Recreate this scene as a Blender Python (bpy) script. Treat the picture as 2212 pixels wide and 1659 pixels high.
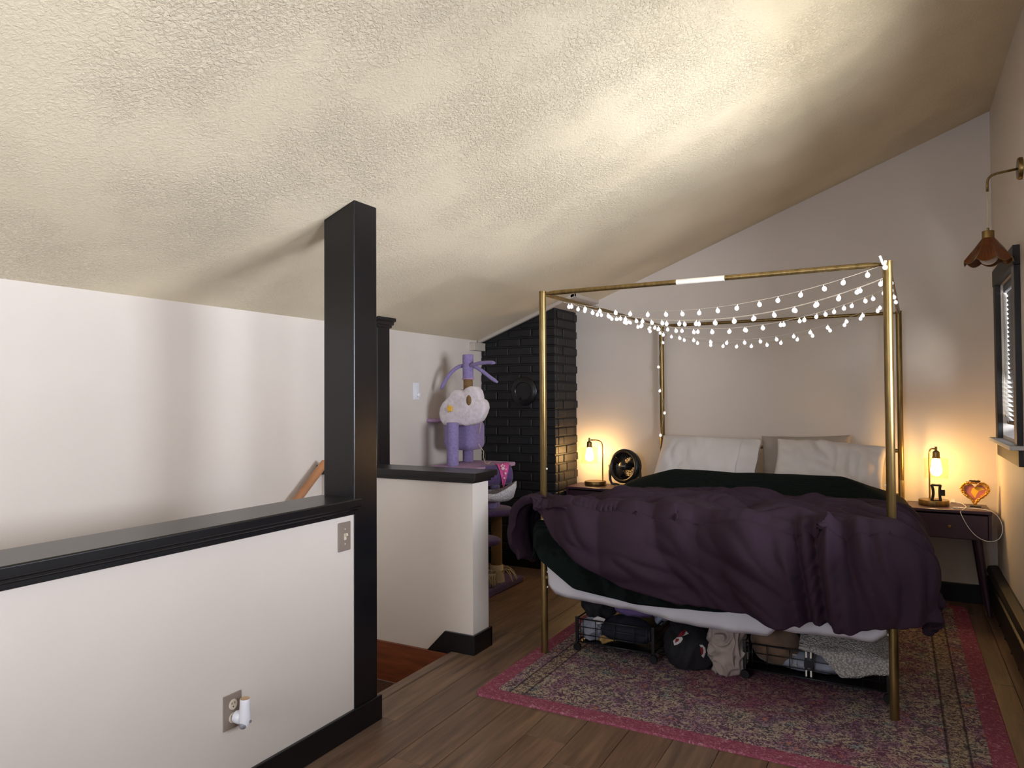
import bpy, bmesh, math, random
import numpy as np
from mathutils import Vector, Matrix, noise as mn

for o in list(bpy.data.objects):
    bpy.data.objects.remove(o, do_unlink=True)
SC = bpy.context.scene
COL = SC.collection
R = math.radians
PI = math.pi

# ------------------------------------------------------------------ camera
W, H, F = 2212.0, 1659.0, 1543.0
CAM_H = 1.37
YAW, PITCH, ROLL = 0.49515, 0.01977, -0.00557
fw = Vector((-math.sin(YAW) * math.cos(PITCH), math.cos(YAW) * math.cos(PITCH), math.sin(PITCH)))
r0 = Vector((math.cos(YAW), math.sin(YAW), 0))
u0 = r0.cross(fw)
rt = r0 * math.cos(ROLL) + u0 * math.sin(ROLL)
up = -r0 * math.sin(ROLL) + u0 * math.cos(ROLL)
CP = Vector((0, 0, CAM_H))
cd = bpy.data.cameras.new('camera')
cam = bpy.data.objects.new('camera', cd)
COL.objects.link(cam)
cd.sensor_width = 36
cd.lens = F / W * 36
cd.clip_start = 0.02
cam.matrix_world = Matrix(((rt.x, up.x, -fw.x, 0), (rt.y, up.y, -fw.y, 0), (rt.z, up.z, -fw.z, CAM_H), (0, 0, 0, 1)))
SC.camera = cam

# ------------------------------------------------------------------ world, daylight, exposure
SC.view_settings.view_transform = 'Standard'
SC.view_settings.look = 'None'
SC.view_settings.gamma = 1
SC.view_settings.use_curve_mapping = False
SC.view_settings.exposure = 0.0
wd = bpy.data.worlds.new('world')
SC.world = wd
wd.use_nodes = True
wd.node_tree.nodes['Background'].inputs[0].default_value = (0.80, 0.88, 1.0, 1)
wd.node_tree.nodes['Background'].inputs[1].default_value = 2.5


def area(name, loc, aim, sx, sy, power, color):
    l = bpy.data.lights.new(name, 'AREA')
    l.shape = 'RECTANGLE'
    l.size, l.size_y = sx, sy
    l.energy = power
    l.color = color
    o = bpy.data.objects.new(name, l)
    COL.objects.link(o)
    o.location = loc
    d = Vector(aim).normalized()
    o.rotation_euler = d.to_track_quat('-Z', 'Y').to_euler()
    return o


# daylight in the side window beside the camera: sky light and light thrown up off the sunlit ground
area('window_sky_light', (2.6, 1.55, 1.30), (-1, 0.05, 0.05), 3.6, 1.5, 670, (1.0, 0.975, 0.965))
area('sunlit_ground_light', (2.25, 1.75, -0.30), (-2.2, 0.1, 2.1), 2.4, 2.0, 430, (1.0, 0.92, 0.78))
area('rear_fill_light', (-1.2, -2.30, 1.55), (-.15, 1, 0.04), 1.1, 1.25, 62, (1.0, 0.97, 0.95))  # fill lamp added behind the camera to lift the darker areas
area('far_window_light', (0.80, 4.87, 1.6), (-1, -0.1, -0.35), 0.65, 0.85, 3.0, (0.88, 0.93, 1.0))


# ------------------------------------------------------------------ pixel helpers (a pixel is a direction; the distance comes from a known plane)
def ray(x, y):
    return fw + rt * ((x - W / 2) / F) - up * ((y - H / 2) / F)


def aty(x, y, Y):
    d = ray(x, y)
    return CP + d * (Y / d.y)


def atx(x, y, X):
    d = ray(x, y)
    return CP + d * (X / d.x)


def atz(x, y, Z):
    d = ray(x, y)
    return CP + d * ((Z - CAM_H) / d.z)


# ------------------------------------------------------------------ materials
def srgb(h):
    h = h.lstrip('#')
    c = [int(h[i:i + 2], 16) / 255 for i in (0, 2, 4)]
    return tuple((v / 12.92 if v <= 0.04045 else ((v + 0.055) / 1.055) ** 2.4) for v in c) + (1,)


class NT:
    def __init__(s, name):
        s.m = bpy.data.materials.new(name)
        s.m.use_nodes = True
        s.t = s.m.node_tree
        s.b = s.t.nodes['Principled BSDF']
        s.out = s.t.nodes['Material Output']

    def n(s, typ, **kw):
        nd = s.t.nodes.new(typ)
        for k, v in kw.items():
            if k in nd.inputs:
                nd.inputs[k].default_value = v
            else:
                setattr(nd, k, v)
        return nd

    def l(s, a, ao, b, bi):
        s.t.links.new(a.outputs[ao], b.inputs[bi])

    def coords(s, scale=(1, 1, 1), src='Object'):
        tc = s.n('ShaderNodeTexCoord')
        mp = s.n('ShaderNodeMapping')
        mp.inputs['Scale'].default_value = scale
        s.l(tc, src, mp, 0)
        return mp

    def ramp(s, stops):
        r = s.n('ShaderNodeValToRGB')
        e = r.color_ramp.elements
        while len(e) < len(stops):
            e.new(0.5)
        for i, (p, c) in enumerate(stops):
            e[i].position = p
            e[i].color = c if len(c) == 4 else (*c, 1)
        return r

    def noise(s, mp, scale, detail=3, rough=0.5, dist=0):
        n = s.n('ShaderNodeTexNoise')
        n.inputs['Scale'].default_value = scale
        n.inputs['Detail'].default_value = detail
        n.inputs['Roughness'].default_value = rough
        n.inputs['Distortion'].default_value = dist
        if mp:
            s.l(mp, 0, n, 0)
        return n

    def bump(s, node, out, strength, dist, normal=None):
        b = s.n('ShaderNodeBump')
        b.inputs['Strength'].default_value = strength
        b.inputs['Distance'].default_value = dist
        s.l(node, out, b, 'Height')
        if normal:
            s.l(normal, 0, b, 'Normal')
        s.l(b, 0, s.b, 'Normal')
        return b

    def mix(s, fac, a, b, blend='MIX'):
        m = s.n('ShaderNodeMix', data_type='RGBA', blend_type=blend)
        for v, i in ((fac, 0), (a, 6), (b, 7)):
            if isinstance(v, tuple) and len(v) == 2:
                s.t.links.new(v[0].outputs[v[1]], m.inputs[i])
            else:
                m.inputs[i].default_value = v
        return m


def mat(name, col, rough=0.6, metal=0.0, var=0.12, vscale=6, bump=0.0, bscale=80, bdist=0.002, spec=0.5, stretch=(1, 1, 1), sheen=0, dark=None, sub=None):
    n = NT(name)
    c = srgb(col) if isinstance(col, str) else col
    mp = n.coords(stretch)
    nz = n.noise(mp, vscale, 4)
    d = tuple(max(0, v * (1 - var)) for v in c[:3]) + (1,)
    e = tuple(min(1, v * (1 + var)) for v in c[:3]) + (1,)
    if dark:
        d = srgb(dark)
    rp = n.ramp([(0.3, d), (0.7, e)])
    n.l(nz, 0, rp, 0)
    n.l(rp, 0, n.b, 'Base Color')
    n.b.inputs['Roughness'].default_value = rough
    n.b.inputs['Metallic'].default_value = metal
    n.b.inputs['Specular IOR Level'].default_value = spec
    if sheen:
        n.b.inputs['Sheen Weight'].default_value = sheen
        n.b.inputs['Sheen Roughness'].default_value = 0.4
    if bump:
        nb = n.noise(mp, bscale, 5, 0.6)
        n.bump(nb, 0, bump, bdist)
    return n.m


def emit(name, col, strength):
    n = NT(name)
    n.b.inputs['Base Color'].default_value = srgb(col)
    n.b.inputs['Emission Color'].default_value = srgb(col)
    n.b.inputs['Emission Strength'].default_value = strength
    return n.m


def thin_glass(name, tint, refl=0.05):
    n = NT(name)
    tr = n.n('ShaderNodeBsdfTransparent')
    tr.inputs[0].default_value = srgb(tint)
    gl = n.n('ShaderNodeBsdfGlossy')
    gl.inputs['Roughness'].default_value = 0.03
    mx = n.n('ShaderNodeMixShader')
    mx.inputs[0].default_value = refl
    n.l(tr, 0, mx, 1)
    n.l(gl, 0, mx, 2)
    n.l(mx, 0, n.out, 0)
    return n.m


M = {}


def wall_paint():
    n = NT('wall_paint')
    mp = n.coords()
    a = n.noise(mp, 1.3, 3)
    rp = n.ramp([(0.3, srgb('#d4cabf')), (0.7, srgb('#dcd2c7'))])
    n.l(a, 0, rp, 0)
    n.l(rp, 0, n.b, 'Base Color')
    n.b.inputs['Roughness'].default_value = 0.62
    b1 = n.noise(mp, 220, 3)
    b2 = n.noise(mp, 7, 3)
    m2 = n.n('ShaderNodeMath', operation='MULTIPLY_ADD')
    n.l(b2, 0, m2, 0)
    m2.inputs[1].default_value = 5.0
    n.l(b1, 0, m2, 2)
    n.bump(m2, 0, 0.25, 0.0016)
    return n.m


def ceiling_paint():
    n = NT('ceiling_stucco')
    mp = n.coords()
    big = n.noise(mp, 1.1, 3, 0.55)
    rp = n.ramp([(0.3, srgb('#ddcfb2')), (0.72, srgb('#e8dabd'))])
    n.l(big, 0, rp, 0)
    n.l(rp, 0, n.b, 'Base Color')
    n.b.inputs['Roughness'].default_value = 0.85
    # troweled stucco: patches with strong grit and smoother swept areas
    mask = n.noise(mp, 1.7, 4, 0.6)
    mr = n.ramp([(0.40, (0.25, 0.25, 0.25, 1)), (0.64, (1, 1, 1, 1))])
    n.l(mask, 0, mr, 0)
    grit = n.noise(mp, 85, 4, 0.65, 0.6)
    gr = n.ramp([(0.42, (0, 0, 0, 1)), (0.68, (1, 1, 1, 1))])
    n.l(grit, 0, gr, 0)
    mul = n.n('ShaderNodeMath', operation='MULTIPLY')
    n.l(mr, 0, mul, 0)
    n.l(gr, 0, mul, 1)
    mp2 = n.coords((1, 2.6, 1))
    sweep = n.noise(mp2, 5, 4, 0.55, 0.8)
    ad = n.n('ShaderNodeMath', operation='MULTIPLY_ADD')
    n.l(sweep, 0, ad, 0)
    ad.inputs[1].default_value = 0.45
    n.l(mul, 0, ad, 2)
    n.bump(ad, 0, 0.8, 0.0062)
    return n.m


def plank_mat():
    n = NT('vinyl_plank')
    oi = n.n('ShaderNodeObjectInfo')
    tc = n.n('ShaderNodeTexCoord')
    comb = n.n('ShaderNodeCombineXYZ')
    mm = n.n('ShaderNodeMath', operation='MULTIPLY')
    n.l(oi, 'Random', mm, 0)
    mm.inputs[1].default_value = 40
    n.l(mm, 0, comb, 0)
    n.l(mm, 0, comb, 1)
    add = n.n('ShaderNodeVectorMath', operation='ADD')
    n.l(tc, 'Object', add, 0)
    n.l(comb, 0, add, 1)
    mp = n.n('ShaderNodeMapping')
    mp.inputs['Scale'].default_value = (1, 0.07, 1)
    n.l(add, 0, mp, 0)
    g1 = n.noise(mp, 30, 6, 0.62, 0.4)
    g2 = n.noise(mp, 9, 4, 0.55, 1.2)
    r1 = n.ramp([(0.25, srgb('#3f342c')), (0.5, srgb('#5b4c41')), (0.75, srgb('#736152'))])
    n.l(g1, 0, r1, 0)
    r2 = n.ramp([(0.3, srgb('#8d8377')), (0.55, srgb('#b0a59a')), (0.78, srgb('#c9b9aa'))])
    n.l(g2, 0, r2, 0)
    m1 = n.mix(0.75, (r1, 0), (r2, 0), 'MULTIPLY')
    rr = n.ramp([(0.0, srgb('#dcd0c6')), (0.35, srgb('#fff1e4')), (0.7, srgb('#efe6d6')), (1.0, srgb('#ffffff'))])
    n.l(oi, 'Random', rr, 0)
    m2 = n.mix(0.8, (m1, 2), (rr, 0), 'MULTIPLY')
    m3 = n.n('ShaderNodeHueSaturation')
    m3.inputs['Value'].default_value = 2.9
    n.l(m2, 2, m3, 'Color')
    n.l(m3, 0, n.b, 'Base Color')
    n.b.inputs['Roughness'].default_value = 0.42
    n.bump(g1, 0, 0.25, 0.0012)
    return n.m


def rug_mat(border=False):
    n = NT('rug_border' if border else 'rug_field')
    mp = n.coords()
    wob = n.noise(mp, 58, 3, 0.65, 1.4)          # vermicular weave pattern
    fine = n.noise(mp, 160, 2, 0.5)
    big = n.noise(mp, 4.2, 4, 0.65)
    big2 = n.noise(mp, 9.0, 3, 0.6)
    if border:
        rp = n.ramp([(0.0, srgb('#6c3144')), (0.5, srgb('#834355')), (0.60, srgb('#945d69')), (0.68, srgb('#a88288')), (1, srgb('#ab9290'))])
        n.l(wob, 0, rp, 0)
        col = (rp, 0)
    else:
        dark = n.ramp([(0.3, srgb('#463840')), (0.46, srgb('#5a3f50')), (0.6, srgb('#47464a')), (0.75, srgb('#504c52'))])
        n.l(big, 0, dark, 0)
        lite = n.ramp([(0.32, srgb('#7d8a86')), (0.42, srgb('#aa9a84')), (0.52, srgb('#a08a80')), (0.60, srgb('#8a6a80')), (0.70, srgb('#b07a58'))])
        n.l(big2, 0, lite, 0)
        th = n.ramp([(0.47, (0, 0, 0, 1)), (0.54, (1, 1, 1, 1))])
        n.l(wob, 0, th, 0)
        c1 = n.mix((th, 0), (dark, 0), (lite, 0))
        # pink medallion and corner blooms
        tc = n.n('ShaderNodeTexCoord')
        sep = n.n('ShaderNodeSeparateXYZ')
        n.l(tc, 'Object', sep, 0)
        ab = n.n('ShaderNodeVectorMath', operation='LENGTH')
        mpm = n.n('ShaderNodeMapping')
        mpm.inputs['Location'].default_value = (-0.17, 1.43, 0)
        mpm.inputs['Scale'].default_value = (1.75, 2.2, 0)
        n.l(tc, 'Object', mpm, 0)
        n.l(mpm, 0, ab, 0)
        wv = n.n('ShaderNodeMath', operation='MULTIPLY_ADD')
        n.l(big2, 0, wv, 0)
        wv.inputs[1].default_value = 0.55
        n.l(ab, 'Value', wv, 2)
        med = n.ramp([(0.60, (0.50, 0.50, 0.50, 1)), (0.72, (0.25, 0.25, 0.25, 1)), (0.80, (0.65, 0.65, 0.65, 1)), (0.92, (0, 0, 0, 1))])
        n.l(wv, 0, med, 0)
        pk = n.ramp([(0.4, srgb('#602d40')), (0.6, srgb('#874459'))])
        n.l(wob, 0, pk, 0)
        c2 = n.mix((med, 0), (c1, 2), (pk, 0))
        pm = n.noise(mp, 2.3, 3, 0.6)
        pmr = n.ramp([(0.55, (0, 0, 0, 1)), (0.70, (0.5, 0.5, 0.5, 1))])
        n.l(pm, 0, pmr, 0)
        c3 = n.mix((pmr, 0), (c2, 2), (pk, 0))
        # inner guard stripes parallel to the edge (dark lines, beige band)
        tx = n.n('ShaderNodeMath', operation='ABSOLUTE')
        n.l(sep, 0, tx, 0)
        band = n.ramp([(0.0, (0, 0, 0, 1)), (0.842, (0, 0, 0, 1)), (0.846, (0.7, 0.7, 0.7, 1)), (0.905, (0.7, 0.7, 0.7, 1)), (0.909, (0, 0, 0, 1))])
        n.l(tx, 0, band, 0)
        bc = n.ramp([(0.44, srgb('#4e4440')), (0.58, srgb('#a39178'))])
        n.l(wob, 0, bc, 0)
        c4 = n.mix((band, 0), (c3, 2), (bc, 0))
        ln = n.ramp([(0.0, (0, 0, 0, 1)), (0.832, (0, 0, 0, 1)), (0.836, (0.8, 0.8, 0.8, 1)), (0.842, (0.8, 0.8, 0.8, 1)), (0.846, (0, 0, 0, 1)), (0.905, (0, 0, 0, 1)), (0.908, (0.8, 0.8, 0.8, 1)), (0.914, (0.8, 0.8, 0.8, 1)), (0.918, (0, 0, 0, 1))])
        n.l(tx, 0, ln, 0)
        c5 = n.mix((ln, 0), (c4, 2), srgb('#2c2429'))
        col = (c5, 2)
    fr = n.ramp([(0.3, (0.72, 0.72, 0.72, 1)), (0.7, (1, 1, 1, 1))])
    n.l(fine, 0, fr, 0)
    cc = n.mix(1.0, col, (fr, 0), 'MULTIPLY')
    hv = n.n('ShaderNodeHueSaturation')
    hv.inputs['Value'].default_value = 1.3
    n.l(cc, 2, hv, 'Color')
    n.l(hv, 0, n.b, 'Base Color')
    n.b.inputs['Roughness'].default_value = 0.95
    n.b.inputs['Specular IOR Level'].default_value = 0.1
    n.bump(fine, 0, 0.6, 0.004)
    return n.m


def brass():
    n = NT('brushed_brass')
    mp = n.coords((1, 1, 0.15))
    a = n.noise(mp, 60, 3)
    rp = n.ramp([(0.3, srgb('#74603a')), (0.7, srgb('#92794c'))])
    n.l(a, 0, rp, 0)
    n.l(rp, 0, n.b, 'Base Color')
    n.b.inputs['Metallic'].default_value = 0.85
    n.b.inputs['Roughness'].default_value = 0.34
    return n.m


def sisal_mat():
    n = NT('sisal_rope')
    mp = n.coords()
    wv = n.n('ShaderNodeTexWave', wave_type='BANDS', bands_direction='Z')
    wv.inputs['Scale'].default_value = 55
    wv.inputs['Distortion'].default_value = 1.2
    n.l(mp, 0, wv, 0)
    rp = n.ramp([(0.2, srgb('#5e4527')), (0.8, srgb('#9c7a4c'))])
    n.l(wv, 0, rp, 0)
    n.l(rp, 0, n.b, 'Base Color')
    n.b.inputs['Roughness'].default_value = 0.9
    n.bump(wv, 0, 0.6, 0.003)
    return n.m


def ribbed(name, c0, c1, scale, direction='X', strength=0.8):
    n = NT(name)
    mp = n.coords()
    wv = n.n('ShaderNodeTexWave', wave_type='BANDS', bands_direction=direction)
    wv.inputs['Scale'].default_value = scale
    wv.inputs['Distortion'].default_value = 2.0
    wv.inputs['Detail'].default_value = 2
    n.l(mp, 0, wv, 0)
    rp = n.ramp([(0.2, srgb(c0)), (0.9, srgb(c1))])
    n.l(wv, 0, rp, 0)
    n.l(rp, 0, n.b, 'Base Color')
    n.b.inputs['Roughness'].default_value = 0.9
    n.b.inputs['Specular IOR Level'].default_value = 0.15
    n.bump(wv, 0, strength, 0.006)
    return n.m


def sherpa_mat(name, c0, c1, scale=70):
    n = NT(name)
    mp = n.coords()
    v = n.n('ShaderNodeTexVoronoi')
    v.inputs['Scale'].default_value = scale
    n.l(mp, 0, v, 0)
    rp = n.ramp([(0.1, srgb(c1)), (0.7, srgb(c0))])
    n.l(v, 0, rp, 0)
    n.l(rp, 0, n.b, 'Base Color')
    n.b.inputs['Roughness'].default_value = 1
    inv = n.n('ShaderNodeMath', operation='SUBTRACT')
    inv.inputs[0].default_value = 1
    n.l(v, 0, inv, 1)
    n.bump(inv, 0, 1.0, 0.006)
    return n.m


M['wall'] = wall_paint()
M['ceil'] = ceiling_paint()
M['plank'] = plank_mat()
M['rug'] = rug_mat()
M['rugb'] = rug_mat(True)
M['brass'] = brass()
M['sisal'] = sisal_mat()
M['black'] = mat('black_gloss_paint', '#0e0d10', 0.30, var=0.25, bump=0.12, bscale=40)
M['blackmatte'] = mat('black_matte', '#131216', 0.6, var=0.2)
M['brickblack'] = mat('black_painted_brick', '#0e0d10', 0.55, var=0.3, vscale=14, bump=0.6, bscale=55, bdist=0.004)
M['mortar'] = mat('black_painted_mortar', '#151416', 0.6, var=0.2, bump=0.4, bscale=90)
M['trimcol'] = mat('ceiling_trim_paint', '#bdb3a6', 0.6, var=0.06)
M['stairwood'] = mat('red_brown_wood', '#7d4122', 0.45, var=0.3, vscale=5, stretch=(1, 8, 8), bump=0.15)
M['stairtread'] = mat('brown_tread_carpet', '#4a2e1c', 0.9, var=0.4, vscale=60, bump=0.6, bscale=200)
M['oak'] = mat('oak_handrail', '#a9744c', 0.42, var=0.2, vscale=9, stretch=(1, 1, 0.2))
M['plate'] = mat('taupe_plate', '#8a7c70', 0.4, var=0.05)
M['cream'] = mat('cream_plastic', '#d9cdb6', 0.35, var=0.03)
M['whiteplastic'] = mat('white_plastic', '#e8e8ec', 0.3, var=0.02)
M['tanplastic'] = mat('tan_plastic', '#b99a76', 0.4, var=0.05)
M['greyclear'] = mat('grey_clear_plastic', '#8b8a90', 0.12, var=0.3, vscale=40)
M['duvet'] = mat('plum_cotton', '#2f1f2b', 0.86, var=0.12, vscale=3, bump=0.10, bscale=300, bdist=0.001, spec=0.22)
M['green'] = ribbed('green_ribbed_knit', '#080e0d', '#121d1a', 30, 'Y')
M['sheet'] = mat('white_sheet', '#d6d4da', 0.85, var=0.03, bump=0.12, bscale=120)
M['pillow'] = mat('white_pillowcase', '#d5cfcc', 0.85, var=0.04, bump=0.1, bscale=150)
M['pillow2'] = mat('grey_beige_pillowcase', '#a3988e', 0.85, var=0.06, bump=0.1, bscale=150)
M['nswood'] = mat('plum_painted_wood', '#3b2536', 0.38, var=0.15, vscale=4, bump=0.05)
M['purple'] = mat('lilac_plush', '#897ba8', 1.0, var=0.16, vscale=70, bump=0.7, bscale=260, bdist=0.003, sheen=0.2)
M['purpledk'] = mat('dark_purple_plush', '#54406a', 1.0, var=0.2, vscale=60, bump=0.7, bscale=240, bdist=0.003, sheen=0.2)
M['pinkplush'] = mat('pink_plush', '#b08fae', 1.0, var=0.18, vscale=60, bump=0.7, bscale=240, bdist=0.003)
M['cloud'] = mat('white_plush', '#ddd3d6', 1.0, var=0.12, vscale=45, bump=0.8, bscale=170, bdist=0.004)
M['bowlw'] = sherpa_mat('white_sherpa', '#c8c2c6', '#e6e2e2', 90)
M['yellow'] = mat('yellow_plush', '#e3b13c', 0.9, var=0.1)
M['bandana'] = mat('pink_bandana', '#c9528f', 0.8, var=0.12, vscale=30)
M['pinkdot'] = mat('pale_pink_print', '#eec2cf', 0.8, var=0.05)
M['rope'] = mat('cream_cord', '#cbb897', 0.8, var=0.1)
M['bulbwhite'] = emit('frosted_globe', '#f6f2f4', 0.9)
M['wire'] = mat('clear_wire', '#b7ab98', 0.35, var=0.1)
M['label'] = mat('white_label', '#e9e3d6', 0.5, var=0.03)
M['bulb'] = emit('warm_filament_bulb', '#ffd08a', 115)
M['glass'] = thin_glass('clear_glass_shade', '#fff6e6')
M['pane'] = thin_glass('window_pane', '#f4f8ff')
M['amber'] = mat('amber_glass', '#5e2f14', 0.15, var=0.25, vscale=12)
M['frost'] = mat('frosted_bulb', '#cfc2bf', 0.3, var=0.03)
M['gold'] = mat('gold_leaf_frame', '#c58f3a', 0.3, metal=0.85, var=0.25, vscale=60)
M['heartpic'] = mat('pink_picture', '#b5665c', 0.5, var=0.25, vscale=25)
M['fan'] = mat('black_fan_plastic', '#101013', 0.35, var=0.1)
M['wiremetal'] = mat('black_wire_metal', '#0d0d10', 0.4, var=0.1)
M['meshgrey'] = mat('grey_laundry', '#8d8f9c', 0.9, var=0.3, vscale=12)
M['lilaccloth'] = mat('lilac_cloth', '#6a5688', 0.9, var=0.15, vscale=8)
M['blackcloth'] = mat('black_cloth', '#141218', 0.85, var=0.3, vscale=8)
M['navycloth'] = mat('navy_cloth', '#191b26', 0.85, var=0.3, vscale=8)
M['bluegrey'] = mat('pale_blue_grey_cloth', '#9aa2b4', 0.9, var=0.25, vscale=22)
M['beigecloth'] = mat('beige_cotton', '#a0928a', 0.9, var=0.14, vscale=9, bump=0.1, bscale=150)
M['red'] = mat('red_print', '#7d1520', 0.8, var=0.1)
M['whitecloth'] = mat('white_print', '#c9c3c2', 0.8, var=0.06)
M['sherpa'] = sherpa_mat('cream_sherpa', '#8f8984', '#cdc8c1', 120)
M['brownfur'] = mat('brown_velvet', '#6a5240', 0.8, var=0.35, vscale=14, bump=0.4, bscale=60, sheen=0.3)
M['blind'] = mat('grey_blind_slat', '#4a4d54', 0.4, var=0.06)
M['wintrim'] = mat('dark_window_trim', '#231e1a', 0.6, var=0.12)
M['heater'] = mat('dark_heater_metal', '#100f0e', 0.5, var=0.35, vscale=10)
M['outwall'] = mat('red_brown_cladding', '#9a5a42', 0.8, var=0.15)
M['sill'] = mat('white_sill', '#b9b8b8', 0.5, var=0.05)


# ------------------------------------------------------------------ mesh builder
class MB:
    def __init__(s):
        s.v, s.f = [], []

    def add(s, vs, fs):
        k = len(s.v)
        s.v += [tuple(p) for p in vs]
        s.f += [tuple(i + k for i in f) for f in fs]
        return s

    def box(s, x0, x1, y0, y1, z0, z1, mtx=None):
        vs = [Vector((x, y, z)) for z in (z0, z1) for y in (y0, y1) for x in (x0, x1)]
        if mtx:
            vs = [mtx @ p for p in vs]
        return s.add(vs, [(0, 2, 3, 1), (4, 5, 7, 6), (0, 1, 5, 4), (2, 6, 7, 3), (0, 4, 6, 2), (1, 3, 7, 5)])

    def ring_tube(s, rings, caps=True):
        n = len(rings[0])
        k = len(s.v)
        for r in rings:
            s.v += [tuple(p) for p in r]
        for i in range(len(rings) - 1):
            for j in range(n):
                a, b = k + i * n + j, k + i * n + (j + 1) % n
                s.f.append((a, b, b + n, a + n))
        if caps:
            s.f.append(tuple(k + j for j in reversed(range(n))))
            s.f.append(tuple(k + (len(rings) - 1) * n + j for j in range(n)))
        return s

    def tube(s, path, r, n=10, caps=True):
        path = [Vector(p) for p in path]
        rs = r if isinstance(r, (list, tuple)) else [r] * len(path)
        t0 = (path[1] - path[0]).normalized()
        a = t0.orthogonal().normalized()
        rings = []
        for i, p in enumerate(path):
            t = (path[min(i + 1, len(path) - 1)] - path[max(i - 1, 0)]).normalized()
            a = (a - t * a.dot(t)).normalized()
            b = t.cross(a)
            rings.append([p + (a * math.cos(2 * PI * j / n) + b * math.sin(2 * PI * j / n)) * rs[i] for j in range(n)])
        return s.ring_tube(rings, caps)

    def lathe(s, prof, n=24, c=(0, 0, 0), mtx=None, caps=True):
        rings = []
        for (r, z) in prof:
            ring = [Vector((r * math.cos(2 * PI * j / n), r * math.sin(2 * PI * j / n), z)) for j in range(n)]
            ring = [(mtx @ p if mtx else p) + Vector(c) for p in ring]
            rings.append(ring)
        return s.ring_tube(rings, caps)

    def prism(s, poly, d, mtx=None):
        """polygon in xy extruded 0..d along z, then placed by mtx"""
        n = len(poly)
        vs = [Vector((p[0], p[1], 0)) for p in poly] + [Vector((p[0], p[1], d)) for p in poly]
        if mtx:
            vs = [mtx @ p for p in vs]
        fs = [tuple(reversed(range(n))), tuple(range(n, 2 * n))]
        fs += [(i, (i + 1) % n, (i + 1) % n + n, i + n) for i in range(n)]
        return s.add(vs, fs)

    def sphere(s, c, r, nu=12, nv=8, sc=(1, 1, 1)):
        prof = [(math.sin(PI * i / nv) * r if 0 < i < nv else r * 0.02, -math.cos(PI * i / nv) * r) for i in range(nv + 1)]
        k = len(s.v)
        s.lathe(prof, nu)
        for i in range(k, len(s.v)):
            p = s.v[i]
            s.v[i] = (p[0] * sc[0] + c[0], p[1] * sc[1] + c[1], p[2] * sc[2] + c[2])
        return s

    def torus(s, c, R_, r, n=32, m=10, mtx=None):
        k = len(s.v)
        for i in range(n):
            a = 2 * PI * i / n
            for j in range(m):
                b = 2 * PI * j / m
                p = Vector(((R_ + r * math.cos(b)) * math.cos(a), (R_ + r * math.cos(b)) * math.sin(a), r * math.sin(b)))
                if mtx:
                    p = mtx @ p
                s.v.append(tuple(p + Vector(c)))
        for i in range(n):
            for j in range(m):
                s.f.append((k + i * m + j, k + ((i + 1) % n) * m + j, k + ((i + 1) % n) * m + (j + 1) % m, k + i * m + (j + 1) % m))
        return s

    def build(s, name, m, parent=None, smooth=False, bevel=0, seg=2, loc=None, sub=0):
        me = bpy.data.meshes.new(name)
        me.from_pydata(s.v, [], s.f)
        bm = bmesh.new()
        bm.from_mesh(me)
        bmesh.ops.recalc_face_normals(bm, faces=bm.faces)
        bm.to_mesh(me)
        bm.free()
        return link(name, me, m, parent, smooth, bevel, seg, loc, sub)


def link(name, me, m, parent=None, smooth=False, bevel=0, seg=2, loc=None, sub=0):
    o = bpy.data.objects.new(name, me)
    COL.objects.link(o)
    me.materials.clear()
    me.materials.append(M[m] if isinstance(m, str) else m)
    if smooth:
        for p in me.polygons:
            p.use_smooth = True
        if smooth == 'auto':
            me.set_sharp_from_angle(angle=R(40))
    if parent:
        o.parent = parent
    if loc is not None:
        o.location = loc
    if bevel:
        b = o.modifiers.new('bevel', 'BEVEL')
        b.width = bevel
        b.segments = seg
        b.limit_method = 'ANGLE'
        b.angle_limit = R(40)
    if sub:
        q = o.modifiers.new('sub', 'SUBSURF')
        q.levels = q.render_levels = sub
    return o


def empty(name, loc=(0, 0, 0), rz=0.0):
    o = bpy.data.objects.new(name, None)
    o.empty_display_size = 0.1
    COL.objects.link(o)
    o.location = loc
    o.rotation_euler = (0, 0, rz)
    return o


def tag(o, label, cat, group=None):
    o['label'] = label
    o['category'] = cat
    if group:
        o['group'] = group
    return o


def struct(o):
    o['kind'] = 'structure'
    return o


def copy_tree(o, parent=None):
    c = o.copy()
    COL.objects.link(c)
    c.parent = parent
    for ch in o.children:
        copy_tree(ch, c)
    return c


def bez(p0, p1, p2, p3, n=12):
    out = []
    for i in range(n + 1):
        t = i / n
        out.append(Vector(p0) * (1 - t) ** 3 + Vector(p1) * 3 * t * (1 - t) ** 2 + Vector(p2) * 3 * t * t * (1 - t) + Vector(p3) * t ** 3)
    return out


# ================================================================== ROOM
XL, XR, YB, YE = -3.09, 0.558, -2.2, 5.62
SLOPE = 0.3828


def ceil_z(x, y):
    z = 3.247 - SLOPE * (XR - x)
    ty = min(1, max(0, (5.5 - y) / 2.6))
    ty = ty * ty * (3 - 2 * ty)
    tx = min(1, max(0, (x - XL) / 0.95))
    tx = tx * tx * (3 - 2 * tx)
    t2 = min(1, max(0, (XR - x) / 1.6))
    t2 = t2 * t2 * (3 - 2 * t2)
    return z - 0.082 * ty * tx * t2        # old plaster sags between eave and ridge


# ---- floor with planks
HX = -2.085                                   # edge of the floor at the stair opening
b = MB().box(HX, XR + .1, YB, YE + .1, -0.20, -0.014)
b.box(XL, HX, 3.30, YE + .1, -0.20, -0.014)
floor = struct(b.build('floor', 'plank'))
random.seed(4)
pw, pl = 0.182, 1.22
protos = {}


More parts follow.
